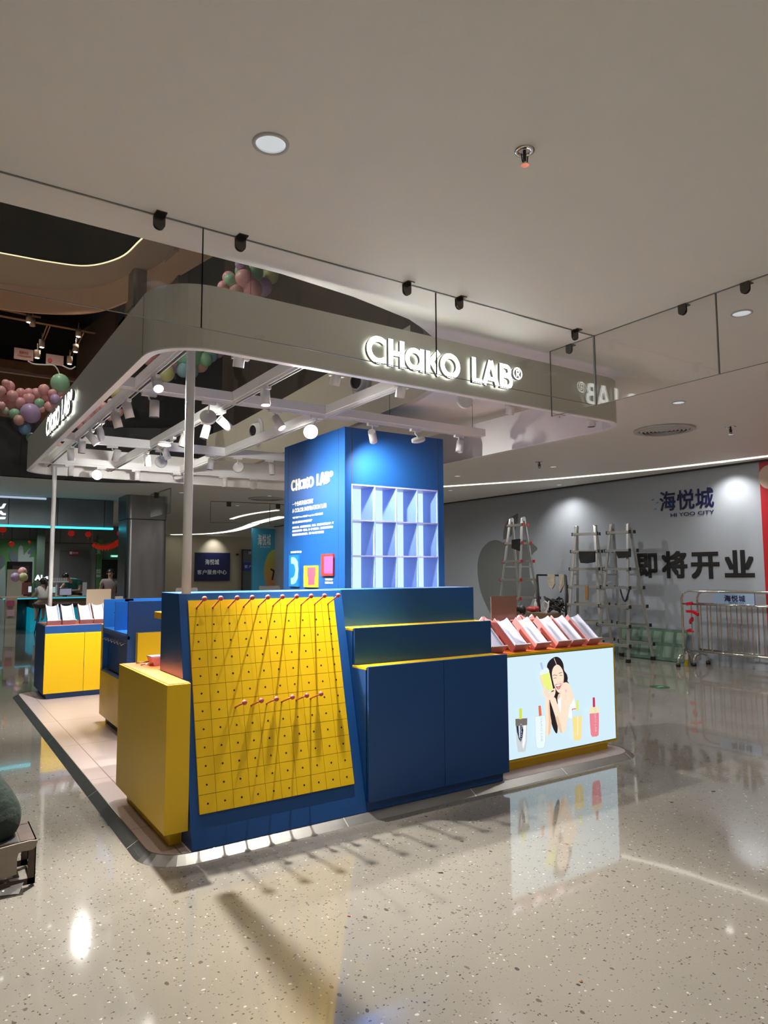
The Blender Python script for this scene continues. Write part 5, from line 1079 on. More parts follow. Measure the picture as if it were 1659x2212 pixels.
b = MB(); glyph(b, '凤', 209, 217, 1184, 1198, .02, ('y', 26.69), (1, 0, 0)); glyph(b, '欢迎', 207.5, 217.5, 1229, 1239, .03, ('y', 26.69), (1, 0, 0)); glyph(b, '000', 207.5, 217.5, 1241, 1247, .03, ('y', 26.69), (1, 0, 0)); b.build('lettering', M_wtext, st_)
wallrect('corridor_shade_panel', 218.5, 275, 1209, 1345, mat('corridor_shade', (0.02, 0.02, 0.022), .6), 'dark panel painted as corridor shade behind the standing woman', 'doorway', y=26.75, th=.04)  # flat sheet, the corridor's shade is put into its dark colour
ex = wallrect('exit_sign', 239, 255, 1199, 1203.5, glow('exit_green', (0.12, 0.6, 0.35), 1.0), 'small lit green exit sign above the dark corridor', 'sign', y=26.71, th=.03)
b = MB(); glyph(b, '安全出口', 242, 253, 1200, 1203, .02, ('y', 26.66), (1, 0, 0)); b.build('lettering', glow('exit_white', (.7, 1, .8), 1.2), ex)
t = wallrect('shop_screen', 12, 65, 1213.5, 1360, M_void, 'black screen box in front of the green mural', 'screen', y=25.5, th=.3)
wallrect('screen_picture', 26, 62, 1222, 1255, mat('screen_brown', (0.06, 0.02, 0.02), .3), y=25.18, th=.02, parent=t)
wallrect('notice_board', 12.5, 49, 1230, 1360, mat('beige_panel', (0.42, 0.37, 0.28), .5), 'beige display panel below the black screen in the store', 'panel', y=24.9, th=.1)
wallrect('poster_board', 47, 66, 1258, 1284.3, mat('poster_rose', (0.30, 0.10, 0.09), .5), 'dusty rose poster stand on the store table', 'poster', y=22.4, th=.03)
b = MB(); glyph(b, 'AI', 75, 91, 1242, 1253.5, .05, ('y', 22.9), (1, 0, 0)); glyph(b, '-s', 93, 104, 1245, 1251, .03, ('y', 22.9), (1, 0, 0)); tag(b.build('glowing_letters', glow('ai_white', (.95, 1, .98), 1.7)), 'glowing white AI letters hanging over the store table', 'lettering')

# lanterns
M_lan = mat('lantern_red', (0.55, 0.015, 0.012), .5, emit=(0.5, 0.02, 0.01), es=0.25); M_gold = mat('lantern_gold', (0.6, 0.28, 0.03), .45)
def lantern(px, py, r, y, label, group=None, tassel=True):
    P = at(px, py, 'y', y); s = (P - CAMP).dot(CF) / FPX; r = r * s; t = thing('paper_lantern', P, label, 'lantern', group)
    b = MB(); b.lathe([(r * .35, -r * .85), (r * .75, -r * .6), (r, 0), (r * .75, r * .6), (r * .35, r * .85)], P, n=14); b.build('lantern_body', M_lan, t)
    if tassel:
        b = MB(); b.ball(P - Vector((0, 0, r * 1.35)), r * .28, 10, (1, .4, 1)); b.tube([P - Vector((0, 0, r * 1.6)), P - Vector((0, 0, r * 2.6))], r * .08, 5); b.build('tassel', M_gold, t)
    else:
        b = MB(); b.lathe([(r * .3, -r * .9), (r * .25, -r * 1.4)], P, n=8); b.build('tassel', M_gold, t)
    if tassel: b = MB(); b.tube([P + Vector((0, 0, r * .8)), Vector((P.x, P.y, ZC))], .006, 4); b.build('cord', M_dark, t)
for px, py, r, w_ in ((6, 1144, 7.5, 'hanging at the left edge under the cyan line'), (25, 1175, 5.8, 'in front of the green mural'), (154, 1152, 7, 'above the grey store door'), (190.5, 1154, 6.5, 'between the door and the lantern string'), (259, 1152, 6.8, 'beside the grey column top'), (64, 1171, 3, 'small one seen edge on by the pillar')):
    lantern(px, py, r, 21.5, 'red paper lantern ' + w_)
for k in range(11):
    u = k / 10; px = 203 + 62 * u; py = 1178 + 8 * math.sin(u * PI) * (1 - u * .3) - 12 * u * u; lantern(px, py, 4.5 + 2.5 * u, 21.0, 'small red lantern on the string sagging left of the grey column', 'string of small red lanterns', False)

P_ = [at(199, 1172, 'y', 21.0)] + [at(203 + 62 * u, 1172 + 8 * math.sin(u * PI) * (1 - u * .3) - 14 * u * u, 'y', 21.0) for u in (0, .2, .4, .6, .8, 1)]
b = MB(); b.tube([Vector((P_[0].x, 21.0, ZC))] + P_ + [Vector((P_[-1].x + .1, 21.0, ZC))], .012, 5); tag(b.build('lantern_string', M_gold), 'thin cord that carries the string of small red lanterns', 'cord')
# table, stools and goods
YT = 21.0
z1 = at(150, 1289, 'y', YT).z; x0 = at(6, 1289, 'y', YT).x; x1 = at(187, 1289, 'y', YT).x
t = thing('store_table', ((x0 + x1) / 2, YT + .8, 0), 'long wooden store table with cyan lit edge and cyan lit base', 'table')
b = MB(); b.box(x0, x1, YT, YT + 1.7, z1 - .03, z1); b.build('table_top', mat('oak', (0.30, 0.19, 0.10), .4, noise=.2, nscale=8), t)
M_cy = glow('cyan_edge', (0.03, 0.5, 0.62), 1.0)
b = MB(); b.box(x0, x1, YT - .012, YT, z1 - .04, z1 - .012); b.build('lit_edge', M_cy, t)
b = MB(); b.box(x0 + .75, x1 - .02, YT + .05, YT + 1.5, z1 - .3, z1 - .04); b.build('apron', mat('apron_wood', (0.14, 0.075, 0.035), .45), t)
M_cyb = mat('cyan_base', (0.02, 0.22, 0.30), .35, emit=(0.0, 0.25, 0.36), es=.55)
xa, xb = at(66, 1320, 'y', YT + .3).x, at(183, 1320, 'y', YT + .3).x
b = MB(); b.box(xa, xb, YT + .25, YT + 1.2, 0, z1 - .3); b.build('lit_base', M_cyb, t)
c0 = at(49, 1350, 'y', YT + 1.3); b = MB(); b.cyl((c0.x, YT + 1.3, 0), (0, 0, 1), .17, z1 - .03, 20); b.build('round_leg', mat('teal_leg', (0.02, 0.14, 0.17), .35), t)
wallrect('leaflet_rack', 9, 34, 1292, 1335, mat('rack_wood', (0.42, 0.34, 0.24), .5), 'pale wooden leaflet rack at the left end of the store table', 'rack', y=YT + .2, th=.25)
wallrect('leaflet', 14, 31, 1297, 1310, mat('leaflet_red', (0.35, 0.06, 0.09), .5), 'red leaflet box in the pale wooden rack, upper one', 'leaflet box', y=YT - .08, th=.03)
wallrect('leaflet', 14, 31, 1317, 1331, mat('leaflet_pink', (0.50, 0.30, 0.32), .5), 'pale pink leaflet box in the pale wooden rack, lower one', 'leaflet box', y=YT - .08, th=.03)
def stool(px, py, y, label):
    P = at(px, py, 'y', y); t = thing('bar_stool', (P.x, P.y, 0), label, 'stool')
    b = MB(); b.lathe([(0, -.02), (.2, 0), (.26, .05), (.27, .12), (.25, .12), (.2, .03), (0, .01)], P, n=22); b.build('seat', mat('stool_brown', (0.05, 0.028, 0.02), .4), t)
    for a_ in (45, 135, 225, 315): b = MB(); b.tube([P + Vector((.12 * math.cos(R(a_)), .12 * math.sin(R(a_)), -.01)), Vector((P.x + .24 * math.cos(R(a_)), P.y + .24 * math.sin(R(a_)), 0))], .014, 8); b.build('leg', M_dark, t)
    return P
s1 = stool(94, 1313, 20.2, 'dark bar stool under the seated girl'); s2 = stool(145, 1312, 20.2, 'empty dark bar stool at the store table')
def tablet(px0, px1, py0, py1, y, colr, label):
    a = at(px0, py1, 'y', y); c = at(px1, py0, 'y', y); t = thing('tablet', ((a.x + c.x) / 2, y, z1), label, 'tablet')
    b = MB(); b.box(a.x, c.x, y, y + .03, max(z1 + .005, a.z), c.z); b.build('case', M_dark, t); b = MB(); b.box(a.x + .02, c.x - .02, y - .004, y, max(z1 + .02, a.z + .02), c.z - .02); b.build('display', glow('disp_' + label[:6].strip().replace(' ', '_'), colr, .8), t)
    b = MB(); b.box((a.x + c.x) / 2 - .05, (a.x + c.x) / 2 + .05, y + .03, y + .15, z1, z1 + .02); b.build('stand', M_dark, t)
tablet(59, 70, 1265, 1281, YT + .7, (.6, .65, .72), 'white screened tablet on the left of the store table')
tablet(73, 88, 1268, 1281, YT + .7, (.06, .25, .55), 'blue screened tablet before the seated girl')
tablet(107, 122, 1266, 1282, YT + .7, (.3, .5, .5), 'teal screened tablet behind the far canopy pole')
tablet(127, 156, 1270, 1287, YT + .3, (.25, .25, .33), 'grey screened tablet in front of the man in the green shirt')
a = at(122, 1258, 'y', YT + .6); t = thing('shelf_stand', (a.x, YT + .6, z1), 'white T shaped stand with a row of small phones on the store table', 'stand')
b = MB(); b.box(a.x - .02, a.x + .02, YT + .58, YT + .62, z1, a.z); b.build('post', M_white, t)
c0, c1 = at(100, 1256, 'y', YT + .6), at(147, 1256, 'y', YT + .6); b = MB(); b.box(c0.x, c1.x, YT + .5, YT + .7, c0.z - .03, c0.z); b.build('tray', M_white, t)
for k in range(7): x = c0.x + (c1.x - c0.x) * (.3 + k * .1); b = MB(); b.box(x - .02, x + .02, YT + .55, YT + .57, c0.z, c0.z + .1); b.build('phone', M_dl_rim, t)
wallrect('notice_stand', 178, 187, 1258, 1287, M_dl_rim, 'small pale notice stand at the right end of the store table', 'sign', y=YT + .3, th=.03)
wallrect('chair', 245, 262, 1288, 1470, mat('pale_cloth', (0.62, 0.6, 0.56), .6), 'pale rounded chair back right of the beige panel', 'chair', y=13.0, th=.05)

# service centre, far right of the column
sgn = wallrect('service_sign', 420, 496, 1194, 1255, mat('sign_navy', (0.012, 0.016, 0.085), .4), 'dark navy service centre sign with pale characters on the cream wall', 'sign', y=31.75, th=.05)
b = MB()
for k, ch in enumerate('海悦城'): glyph(b, ch, 443 + k * 10.3, 452.5 + k * 10.3, 1208, 1220, .02, ('y', 31.69), (1, 0, 0))
for k, ch in enumerate('客户服务中心'): glyph(b, ch, 426 + k * 10.8, 435.6 + k * 10.8, 1231, 1241, .03, ('y', 31.69), (1, 0, 0))
b.build('lettering', mat('sign_pale', (0.62, 0.66, 0.7), .5), sgn)
w1 = wallrect('window_1', 523, 548, 1188, 1290, mat('dark_glazing', (0.10, 0.13, 0.14), .2), y=31.7, th=.05); struct(w1)
wallrect('window_frame', 521.5, 524, 1187, 1290, M_dark, y=31.66, th=.05, parent=w1)
wallrect('window_frame', 521.5, 548, 1187, 1189, M_dark, y=31.66, th=.05, parent=w1)
s3 = wallrect('blue_sign', 525, 546, 1215, 1233, mat('sign_blue', (0.02, 0.05, 0.45), .4), 'bright blue sign with white characters on the dark glazed front', 'sign', y=31.65, th=.03)
b = MB(); glyph(b, '客', 528, 535.5, 1220.5, 1227.5, .02, ('y', 31.61), (1, 0, 0)); glyph(b, '户', 537, 544, 1220.5, 1227.5, .02, ('y', 31.61), (1, 0, 0)); glyph(b, '优', 536, 544, 1191, 1197, .02, ('y', 31.61), (1, 0, 0)); b.build('lettering', M_wtext, s3)
cm = wallrect('security_camera', 510, 513.5, 1196, 1200, M_dark, 'tiny black camera on the cream wall right of the navy sign', 'camera', y=31.8, th=.15)
# tall blue banner with a round yellow face, standing on the floor
BYN = 24.0
t = thing('tall_banner', (at(578, 1200, 'y', BYN).x, BYN, 0), 'tall light blue banner wall with a yellow oval, left of the blue column', 'banner')
a = at(546, 1142, 'y', BYN); c = at(640, 1134, 'y', BYN); b = MB(); b.box(a.x, c.x, BYN, BYN + .12, 0, a.z + .02); b.build('banner_panel', mat('banner_blue', (0.06, 0.36, 0.58), .4), t)
def K(x, y): return (350 + x / 5.72, 1060 + y / 5.72)
M_face = bpy.data.materials.new('yellow_oval'); M_face.use_nodes = True; nt = M_face.node_tree; tc = nt.nodes.new('ShaderNodeTexCoord'); sp = nt.nodes.new('ShaderNodeSeparateXYZ'); rp = nt.nodes.new('ShaderNodeValToRGB'); nt.links.new(tc.outputs['Generated'], sp.inputs[0]); nt.links.new(sp.outputs[2], rp.inputs[0]); rp.color_ramp.elements[0].color = (0.55, 0.18, 0.08, 1); rp.color_ramp.elements[1].color = (0.45, 0.52, 0.10, 1); rp.color_ramp.elements[0].position = .1; rp.color_ramp.elements[1].position = .9; nt.links.new(rp.outputs[0], nt.nodes['Principled BSDF'].inputs[0])
b = MB(); b.add([at(*K(1400 + 140 * math.cos(R(a_)), 1000 + 275 * math.sin(R(a_))), 'y', BYN - .004) for a_ in range(0, 360, 10)], [tuple(range(36))]); b.build('yellow_oval', M_face, t)
b = MB()
for pl in ([(1340, 958), (1395, 985), (1370, 1105), (1352, 1105), (1372, 998), (1340, 978)], [(1468, 808), (1478, 905), (1500, 905), (1500, 925), (1458, 925), (1460, 808)], [(1500, 1020), (1500, 1100), (1440, 1180), (1380, 1175), (1400, 1150), (1460, 1110)]): b.add([at(*K(*p), 'y', BYN - .008) for p in pl], [tuple(range(len(pl)))])
b.build('dark_stroke', M_blackink, t)
b = MB(); b.add([at(*K(*p), 'y', BYN - .009) for p in [(1500, 1130), (1500, 1230), (1440, 1230), (1455, 1170)]], [(0, 1, 2, 3)]); b.build('pink_patch', mat('patch_pink', (0.6, 0.08, 0.15), .4), t)
b = MB()
for k, ch in enumerate('海悦城'): glyph(b, ch, 557 + k * 9.6, 565.5 + k * 9.6, 1154, 1178, .02, ('y', BYN - .006), (1, 0, 0))
glyph(b, 'HI YOO CITY', 562, 584, 1180, 1183, .01, ('y', BYN - .006), (1, 0, 0)); b.build('lettering', M_wtext, t)

# ------------------------------------------------------------------ balloons
BC = {'p': ((0.80, 0.42, 0.42), 'pink'), 'g': ((0.32, 0.60, 0.38), 'green'), 'l': ((0.52, 0.38, 0.62), 'lilac'), 'b': ((0.18, 0.34, 0.56), 'blue'), 'c': ((0.62, 0.60, 0.50), 'cream'), 'o': ((0.66, 0.40, 0.32), 'peach'), 'y': ((0.62, 0.62, 0.28), 'yellow'), 't': ((0.30, 0.50, 0.54), 'pale aqua')}
bproto = {}
def balloon(px, py, rp_, col, y, label, group):
    P = at(px, py, 'y', y); r = rp_ * (P - CAMP).dot(CF) / FPX
    if col not in bproto:
        m = mat('balloon_' + col, BC[col][0], .38); t = bpy.data.objects.new('balloon', None); COL.objects.link(t)
        b = MB(); b.ball((0, 0, 0), 1.0, 20, (1, 1, 1.06)); b.build('balloon_skin', m, t, local=True); b = MB(); b.lathe([(.02, -1.04), (.09, -1.13), (.02, -1.1)], (0, 0, 0), n=8); b.build('knot', m, t, local=True); bproto[col] = [t, False]
    t, used_ = bproto[col]
    if used_: t = copy_tree(t)
    else: bproto[col][1] = True
    t.location = P; t.scale = (r, r, r); t.rotation_euler = (random.uniform(-.5, .5), random.uniform(-.5, .5), 0); tag(t, label % BC[col][1], 'balloon', group)
gz = lambda x, y: (x / 4.81, 560 + y / 4.81)
for i, (x, y, r, k) in enumerate([(10, 1365, 50, 'p'), (90, 1325, 60, 'p'), (20, 1450, 55, 'p'), (130, 1420, 58, 'p'), (215, 1390, 50, 'p'), (110, 1510, 52, 'p'), (210, 1490, 54, 'p'), (300, 1385, 45, 'p'), (375, 1395, 55, 'p'), (305, 1450, 55, 'p'), (455, 1355, 55, 'p'), (480, 1425, 50, 'p'), (545, 1395, 45, 'p'), (625, 1395, 52, 'p'), (715, 1385, 48, 'p'), (660, 1470, 50, 'p'), (515, 1530, 52, 'p'), (595, 1520, 40, 'p'), (15, 1520, 40, 'p'), (430, 1560, 35, 'p'), (200, 1545, 40, 'p'), (60, 1290, 40, 'p'), (250, 1430, 40, 'p'),
        (625, 1290, 95, 'g'), (410, 1495, 48, 'g'), (150, 1605, 52, 'g'), (325, 1855, 50, 'g'), (318, 1600, 98, 'l'), (575, 1455, 52, 'l'), (60, 1575, 38, 'c'), (197, 1672, 54, 'o'), (258, 1762, 60, 'b')]):
    sz = 'large ' if r > 90 else ''; balloon(*gz(x, y), r / 4.81, k, 13.55 + (i % 3) * .1 - (.15 if k != 'p' else 0), sz + '%s balloon in the garland along the upper balustrade, left of the canopy', 'garland balloons on the left')
gz2 = lambda x, y: (100 + x / 5.53, 720 + y / 5.53)
for i, (x, y, r, k) in enumerate([(1370, 195, 55, 'p'), (1300, 255, 58, 'p'), (1225, 320, 62, 'p'), (1420, 130, 45, 'l'), (850, 720, 80, 'y'), (775, 825, 45, 'p'), (690, 880, 55, 'p'), (610, 910, 60, 'p'), (545, 965, 60, 'p'), (475, 1030, 60, 'p'), (410, 1095, 55, 'p'), (870, 940, 50, 'p'), (760, 1000, 42, 'p'), (610, 1110, 50, 'b'), (335, 1340, 45, 'b'), (375, 1300, 35, 'b'), (160, 1370, 58, 'o'), (70, 1400, 42, 'b')]):
    balloon(*gz2(x, y), r / 5.53, k, 13.2 + (i % 3) * .12, '%s balloon in the garland seen between the canopy edge and the left beam', 'garland balloons behind the left beam')
gz3 = lambda x, y: (x / 2.9625, 400 + y / 2.9625)
for i, (x, y, r, k) in enumerate([(1060, 1200, 56, 'y'), (1195, 1075, 98, 'g'), (1130, 1160, 42, 'l'), (1172, 1185, 44, 't'), (1225, 1190, 44, 't'), (1285, 1148, 48, 'o'), (1315, 1115, 44, 'g'), (1348, 1085, 46, 't'), (1390, 1058, 48, 'l'), (1090, 1120, 42, 'p')]):
    balloon(*gz3(x, y), r / 2.9625, k, 11.9 + (i % 3) * .12, '%s balloon in the hanging chain behind the front canopy pole', 'balloons in the chain by the front pole')
gz4 = lambda x, y: (400 + x / 2.765, 500 + y / 2.765)
for i, (x, y, r, k) in enumerate([(330, 198, 32, 'l'), (345, 240, 48, 'g'), (415, 245, 52, 'g'), (510, 262, 50, 'y'), (352, 285, 55, 'p'), (272, 290, 38, 'g'), (262, 280, 40, 'p'), (465, 332, 55, 'l'), (400, 345, 60, 'p'), (312, 350, 48, 'o'), (230, 335, 38, 'p')]):
    balloon(*gz4(x, y), r / 2.765, k, 9.3 + (i % 4) * .1, '%s balloon in the cluster above the canopy front', 'balloon cluster above the canopy')
for x, y, r, k in ((48.5, 1234.5, 9, 'p'), (33, 1247, 9.3, 'l'), (50, 1247, 9.3, 'y')): balloon(x, y, r, k, 22.6 + (0.1 if k == 'p' else 0), '%s balloon of the bunch floating before the black store screen', None)

# ------------------------------------------------------------------ upper storey fittings
b = MB(); hp = [at(-40, 794, 'y', 14.0), at(0, 799, 'y', 14.0), at(240, 826, 'y', 14.0)]; t = thing('balustrade', (1.5, 14.0, 4.4), 'upper storey glass balustrade with dark handrail behind the pink balloons', 'railing')
b.box(-10, 3.2, 13.97, 14.05, hp[1].z - .03, hp[1].z + .04); b.build('handrail', mat('rail_brown', (0.05, 0.02, 0.012), .4), t)
for k in range(-4, 3): b = MB(); b.box(k * 1.45 + .05, k * 1.45 + 1.44, 14.0, 14.012, 4.36, hp[1].z - .03); b.build('glass_pane', M_glass, t)
for k, (pa, pb) in enumerate((((-40, 659), (88, 686)), ((-40, 675), (206, 720)), ((105, 704), (78, 772)), ((178, 718), (147, 783)))):
    A0, A1 = at(*pa, 'y', 19.8), at(*pb, 'y', 19.8)
    if k > 1: A1 = at(*pb, 'z', A0.z - .02)
    b = MB(); d = (A1 - A0).normalized(); sdv = d.cross(Vector((0, 0, 1))).normalized() * .035
    for s_ in (-1, 1): b.tube([A0 + sdv * s_, A1 + sdv * s_], .018, 6)
    tag(b.build('ceiling_track', mat('track_copper', (0.45, 0.30, 0.2), .4)), ['short pale lighting track at the upper left edge', 'long pale lighting track running to the right upstairs', 'slanted lighting track with two lit lamps upstairs', 'slanted lighting track nearest the canopy upstairs'][k], 'lighting track')
for px, py, w_ in ((62, 698, 'brightest, hanging from the short track'), (90, 752, 'upper one on the left slanted track'), (80, 775, 'lowest on the left slanted track'), (169, 729, 'at the top of the right slanted track'), (163, 762, 'middle of the right slanted track'), (150, 788, 'lowest on the right slanted track'), (70, 706, 'unlit small one beside the brightest')):
    P = at(px, py, 'y', 19.4); t = thing('upper_spotlight', P, 'small spotlight upstairs, ' + w_, 'spotlight'); on = 'unlit' not in w_
    b = MB(); b.cyl(P + Vector((0, 0, .02)), (0, 0, 1), (.07), .2, 14); b.tube([P + Vector((0, 0, .18)), P + Vector((0, 0, .4))], .012, 6); b.build('barrel', mat('upper_spot', (0.5, 0.42, 0.36), .4), t)
    b = MB(); b.disc(P + Vector((0, 0, .018)), (0, 0, -1), .052, 16); b.build('lens', M_lens if on else M_lensoff, t)
    if on: lamp_spot(P + Vector((0, 0, .0)), (0.1, .3, -1), 30, 90, .8, (1, .8, .62), .04)
for k, (x0_, x1_, y0_, y1_) in enumerate(((30, 72, 754, 778), (99, 137, 767, 789))):
    o = wallrect('shop_notice', x0_, x1_, y0_, y1_, mat('notice_pink', (0.32, 0.24, 0.27), .5), ['pink grey notice board with red text upstairs, left one', 'pink grey notice board with a red round mark upstairs, right one'][k], 'sign', y=19.2, th=.03)
    b = MB()
    if k == 0: glyph(b, '暂停开放', 42, 62, 757, 763, .03, ('y', 19.15), (1, 0, 0)); glyph(b, '安全疏散通道请勿停留', 38, 68, 765, 768, .02, ('y', 19.15), (1, 0, 0))
    else: P = at(108, 778, 'y', 19.15); b.disc(P, (0, -1, 0), .055)
    b.build('print', mat('print_red', (0.35, 0.03, 0.05), .5), o)
for k, pts in enumerate(([(60, 780), (72, 786), (95, 788), (115, 789), (124, 798), (130, 813)], [(135, 790), (152, 797), (163, 792)])):
    b = MB(); b.tube(tubes_through([at(x, y, 'y', 13.9) for x, y in pts], 5), .013, 6); tag(b.build('white_hose', M_offw), ['curved white tube rising from the large green balloon', 'short bent white tube beside the upstairs notice'][k], 'tube')
p1, p2 = at(166, 760, 'y', 21.5), at(249, 690, 'y', 18.9); b = MB(); b.zprism([(p1.x, p1.y), (p2.x, p2.y), (p2.x + .08, p2.y), (p1.x + .08, p1.y)], 4.9, 8.6); struct(b.build('wall_upper_fin', mat('bronze_panel', (0.16, 0.13, 0.11), .35, metal=.3)))
# ------------------------------------------------------------------ people
def skinned(name, verts, edges, radii, m, parent, root=0, sub=3):
    me = bpy.data.meshes.new(name); me.from_pydata([tuple(v) for v in verts], edges, []); me.materials.append(m)
    o = bpy.data.objects.new(name, me); COL.objects.link(o); o.parent = parent
    md = o.modifiers.new('skin', 'SKIN'); md.use_smooth_shade = True
    for i, r in enumerate(radii):
        sv = me.skin_vertices[0].data[i]; sv.radius = r if isinstance(r, tuple) else (r, r); sv.use_root = (i == root)
    sb = o.modifiers.new('sub', 'SUBSURF'); sb.levels = sub; sb.render_levels = sub
    return o
def person(loc, rz, J, label, clothes, hair='short', skin=M_skin, s=1.0, face=True):
    """J: joint name -> local position. clothes: list of (name, material, joint chain list, radii)"""
    t = thing('person', loc, label, 'person', None, rz); t.scale = (s, s, s)
    names = []; V = []; E = []; Rr = []
    def addj(n, p, r, par=None):
        V.append(Vector(p)); Rr.append(r); names.append(n)
        if par is not None: E.append((names.index(par), len(V) - 1))
    addj('pelvis', J['pelvis'], (.13, .10)); addj('chest', J['chest'], (.14, .10), 'pelvis'); addj('neck', J['neck'], .05, 'chest')
    hd = Vector(J['head']); nk = Vector(J['neck']); up = (hd - nk).normalized()
    addj('chin', nk + up * .07, .058, 'neck'); addj('head', hd, (.078, .09), 'chin'); addj('crown', hd + up * .075, .06, 'head')
    for sd in ('l', 'r'):
        addj('sh' + sd, J['sh' + sd], .05, 'chest'); addj('el' + sd, J['el' + sd], .037, 'sh' + sd); addj('wr' + sd, J['wr' + sd], .024, 'el' + sd)
        w = Vector(J['wr' + sd]); d = (w - Vector(J['el' + sd])).normalized(); a = d.cross(Vector((0, 0, 1))); a = a.normalized() if a.length > .1 else Vector((1, 0, 0)); up_ = a.cross(d)
        addj('palm' + sd, w + d * .06, (.034, .02), 'wr' + sd)
        for k, (o_, l_) in enumerate(((-.028, .07), (-.01, .085), (.01, .08), (.028, .065))):
            addj('f%s%d' % (sd, k), w + d * .10 + a * o_, .0085, 'palm' + sd); addj('g%s%d' % (sd, k), w + d * (.10 + l_ * .8) + a * o_ - up_ * .02, .007, 'f%s%d' % (sd, k))
        addj('th' + sd, w + d * .06 + a * .045, .010, 'palm' + sd)
        if 'kn' + sd in J:
            addj('hip' + sd, J['hip' + sd], .085, 'pelvis'); addj('kn' + sd, J['kn' + sd], .055, 'hip' + sd); addj('an' + sd, J['an' + sd], .035, 'kn' + sd); addj('toe' + sd, J['toe' + sd], .035, 'an' + sd)
    skinned('body', V, E, Rr, skin, t)
    for nm, m, chains in clothes:
        cv, ce, cr = [], [], []; idx = {}
        for ch in chains:
            prev = None
            for jn, r in ch:
                p = Vector(J[jn]) if isinstance(jn, str) else Vector(jn)
                key = tuple(round(c, 4) for c in p)
                if key not in idx: idx[key] = len(cv); cv.append(p); cr.append(r)
                i = idx[key]
                if prev is not None: ce.append((prev, i))
                prev = i
        skinned(nm, cv, ce, cr, m, t)
    fwd = Vector(J.get('look', (0, -1, 0))).normalized(); right = fwd.cross(up).normalized()
    b = MB(); c = hd + up * .025 - fwd * .018; b.ball(c, .105, 18, (.92, 1.02, 1.0)); 
    n0 = len(b.v)
    keep = [i for i, f in enumerate(b.f) if not all(((Vector(b.v[j]) - hd).dot(fwd) > .03 and (Vector(b.v[j]) - hd).dot(up) < .075) or (Vector(b.v[j]) - hd).dot(up) < -.055 or ((Vector(b.v[j]) - hd).dot(fwd) > -.02 and (Vector(b.v[j]) - hd).dot(up) < .02) for j in f)]
    b.f = [b.f[i] for i in keep]; b.m = [b.m[i] for i in keep]; b.s = [b.s[i] for i in keep]
    if hair == 'tail': b.tube([hd - fwd * .1 + up * .06, hd - fwd * .16 + up * .0, hd - fwd * .15 - up * .1, hd - fwd * .13 - up * .2], .045, 10, True, .012)
    if hair == 'bun': b.ball(hd - fwd * .10 + up * .09, .045, 12)
    b.build('hair', M_hair, t, local=True)
    if face:
        b = MB()
        for s_ in (-1, 1):
            b.ball(hd + fwd * .083 + right * (.03 * s_) + up * .012, .0085, 8); b.ball(hd + fwd * .086 + right * (.031 * s_) + up * .032, .012, 8, (1, .5, .25))
        b.build('eye', M_hair, t, local=True)
        b = MB(); b.tube([hd + fwd * .082 + up * .01, hd + fwd * .108 - up * .02, hd + fwd * .088 - up * .028], .009, 8)
        for s_ in (-1, 1): b.ball(hd + right * (.085 * s_) - fwd * .01, .022, 8, (.5, 1, 1.3))
        b.build('nose_and_ear', skin, t, local=True)
        b = MB(); b.ball(hd + fwd * .083 - up * .045, .017, 8, (1.4, .6, .35)); b.build('mouth', mat('lips', (.4, .12, .1), .5), t, local=True)
    return t
# standing woman in a dusty pink dress
P = at(238, 1262, 'y', 19.5); hz = at(238, 1239, 'y', 19.5).z
J = dict(pelvis=(0, 0, .92), chest=(0, 0, 1.22), neck=(0, 0, 1.40), head=(0, -.01, 1.53), shl=(.17, 0, 1.34), ell=(.23, .06, 1.08), wrl=(.14, .12, .92), shr=(-.17, 0, 1.34), elr=(-.24, -.04, 1.10), wrr=(-.22, -.2, 1.22),
         hipl=(.09, 0, .86), knl=(.09, 0, .48), anl=(.09, .01, .09), toel=(.1, -.12, .03), hipr=(-.09, 0, .86), knr=(-.09, 0, .48), anr=(-.09, .01, .09), toer=(-.1, -.12, .03), look=(-.1, -1, .05))
M_dress = mat('dress_rose', (0.36, 0.27, 0.25), .7, noise=.15, nscale=25)
person((P.x, P.y, 0), R(-10), J, 'woman standing in a dusty pink dress at the dark corridor, looking to the hall', [('dress', M_dress, [[((0, 0, 1.30), (.15, .11)), ((0, 0, 1.12), (.145, .11)), ((0, 0, .92), (.16, .13)), ((0, 0, .62), (.2, .16)), ((0, 0, .5), (.21, .17))], [((0, 0, 1.30), (.15, .11)), ('shl', .07), ((.21, .03, 1.2), .06)], [((0, 0, 1.30), (.15, .11)), ('shr', .07), ((-.22, -.02, 1.2), .06)]])], 'bun', s=(hz) / 1.53 if hz > 1 else 1)
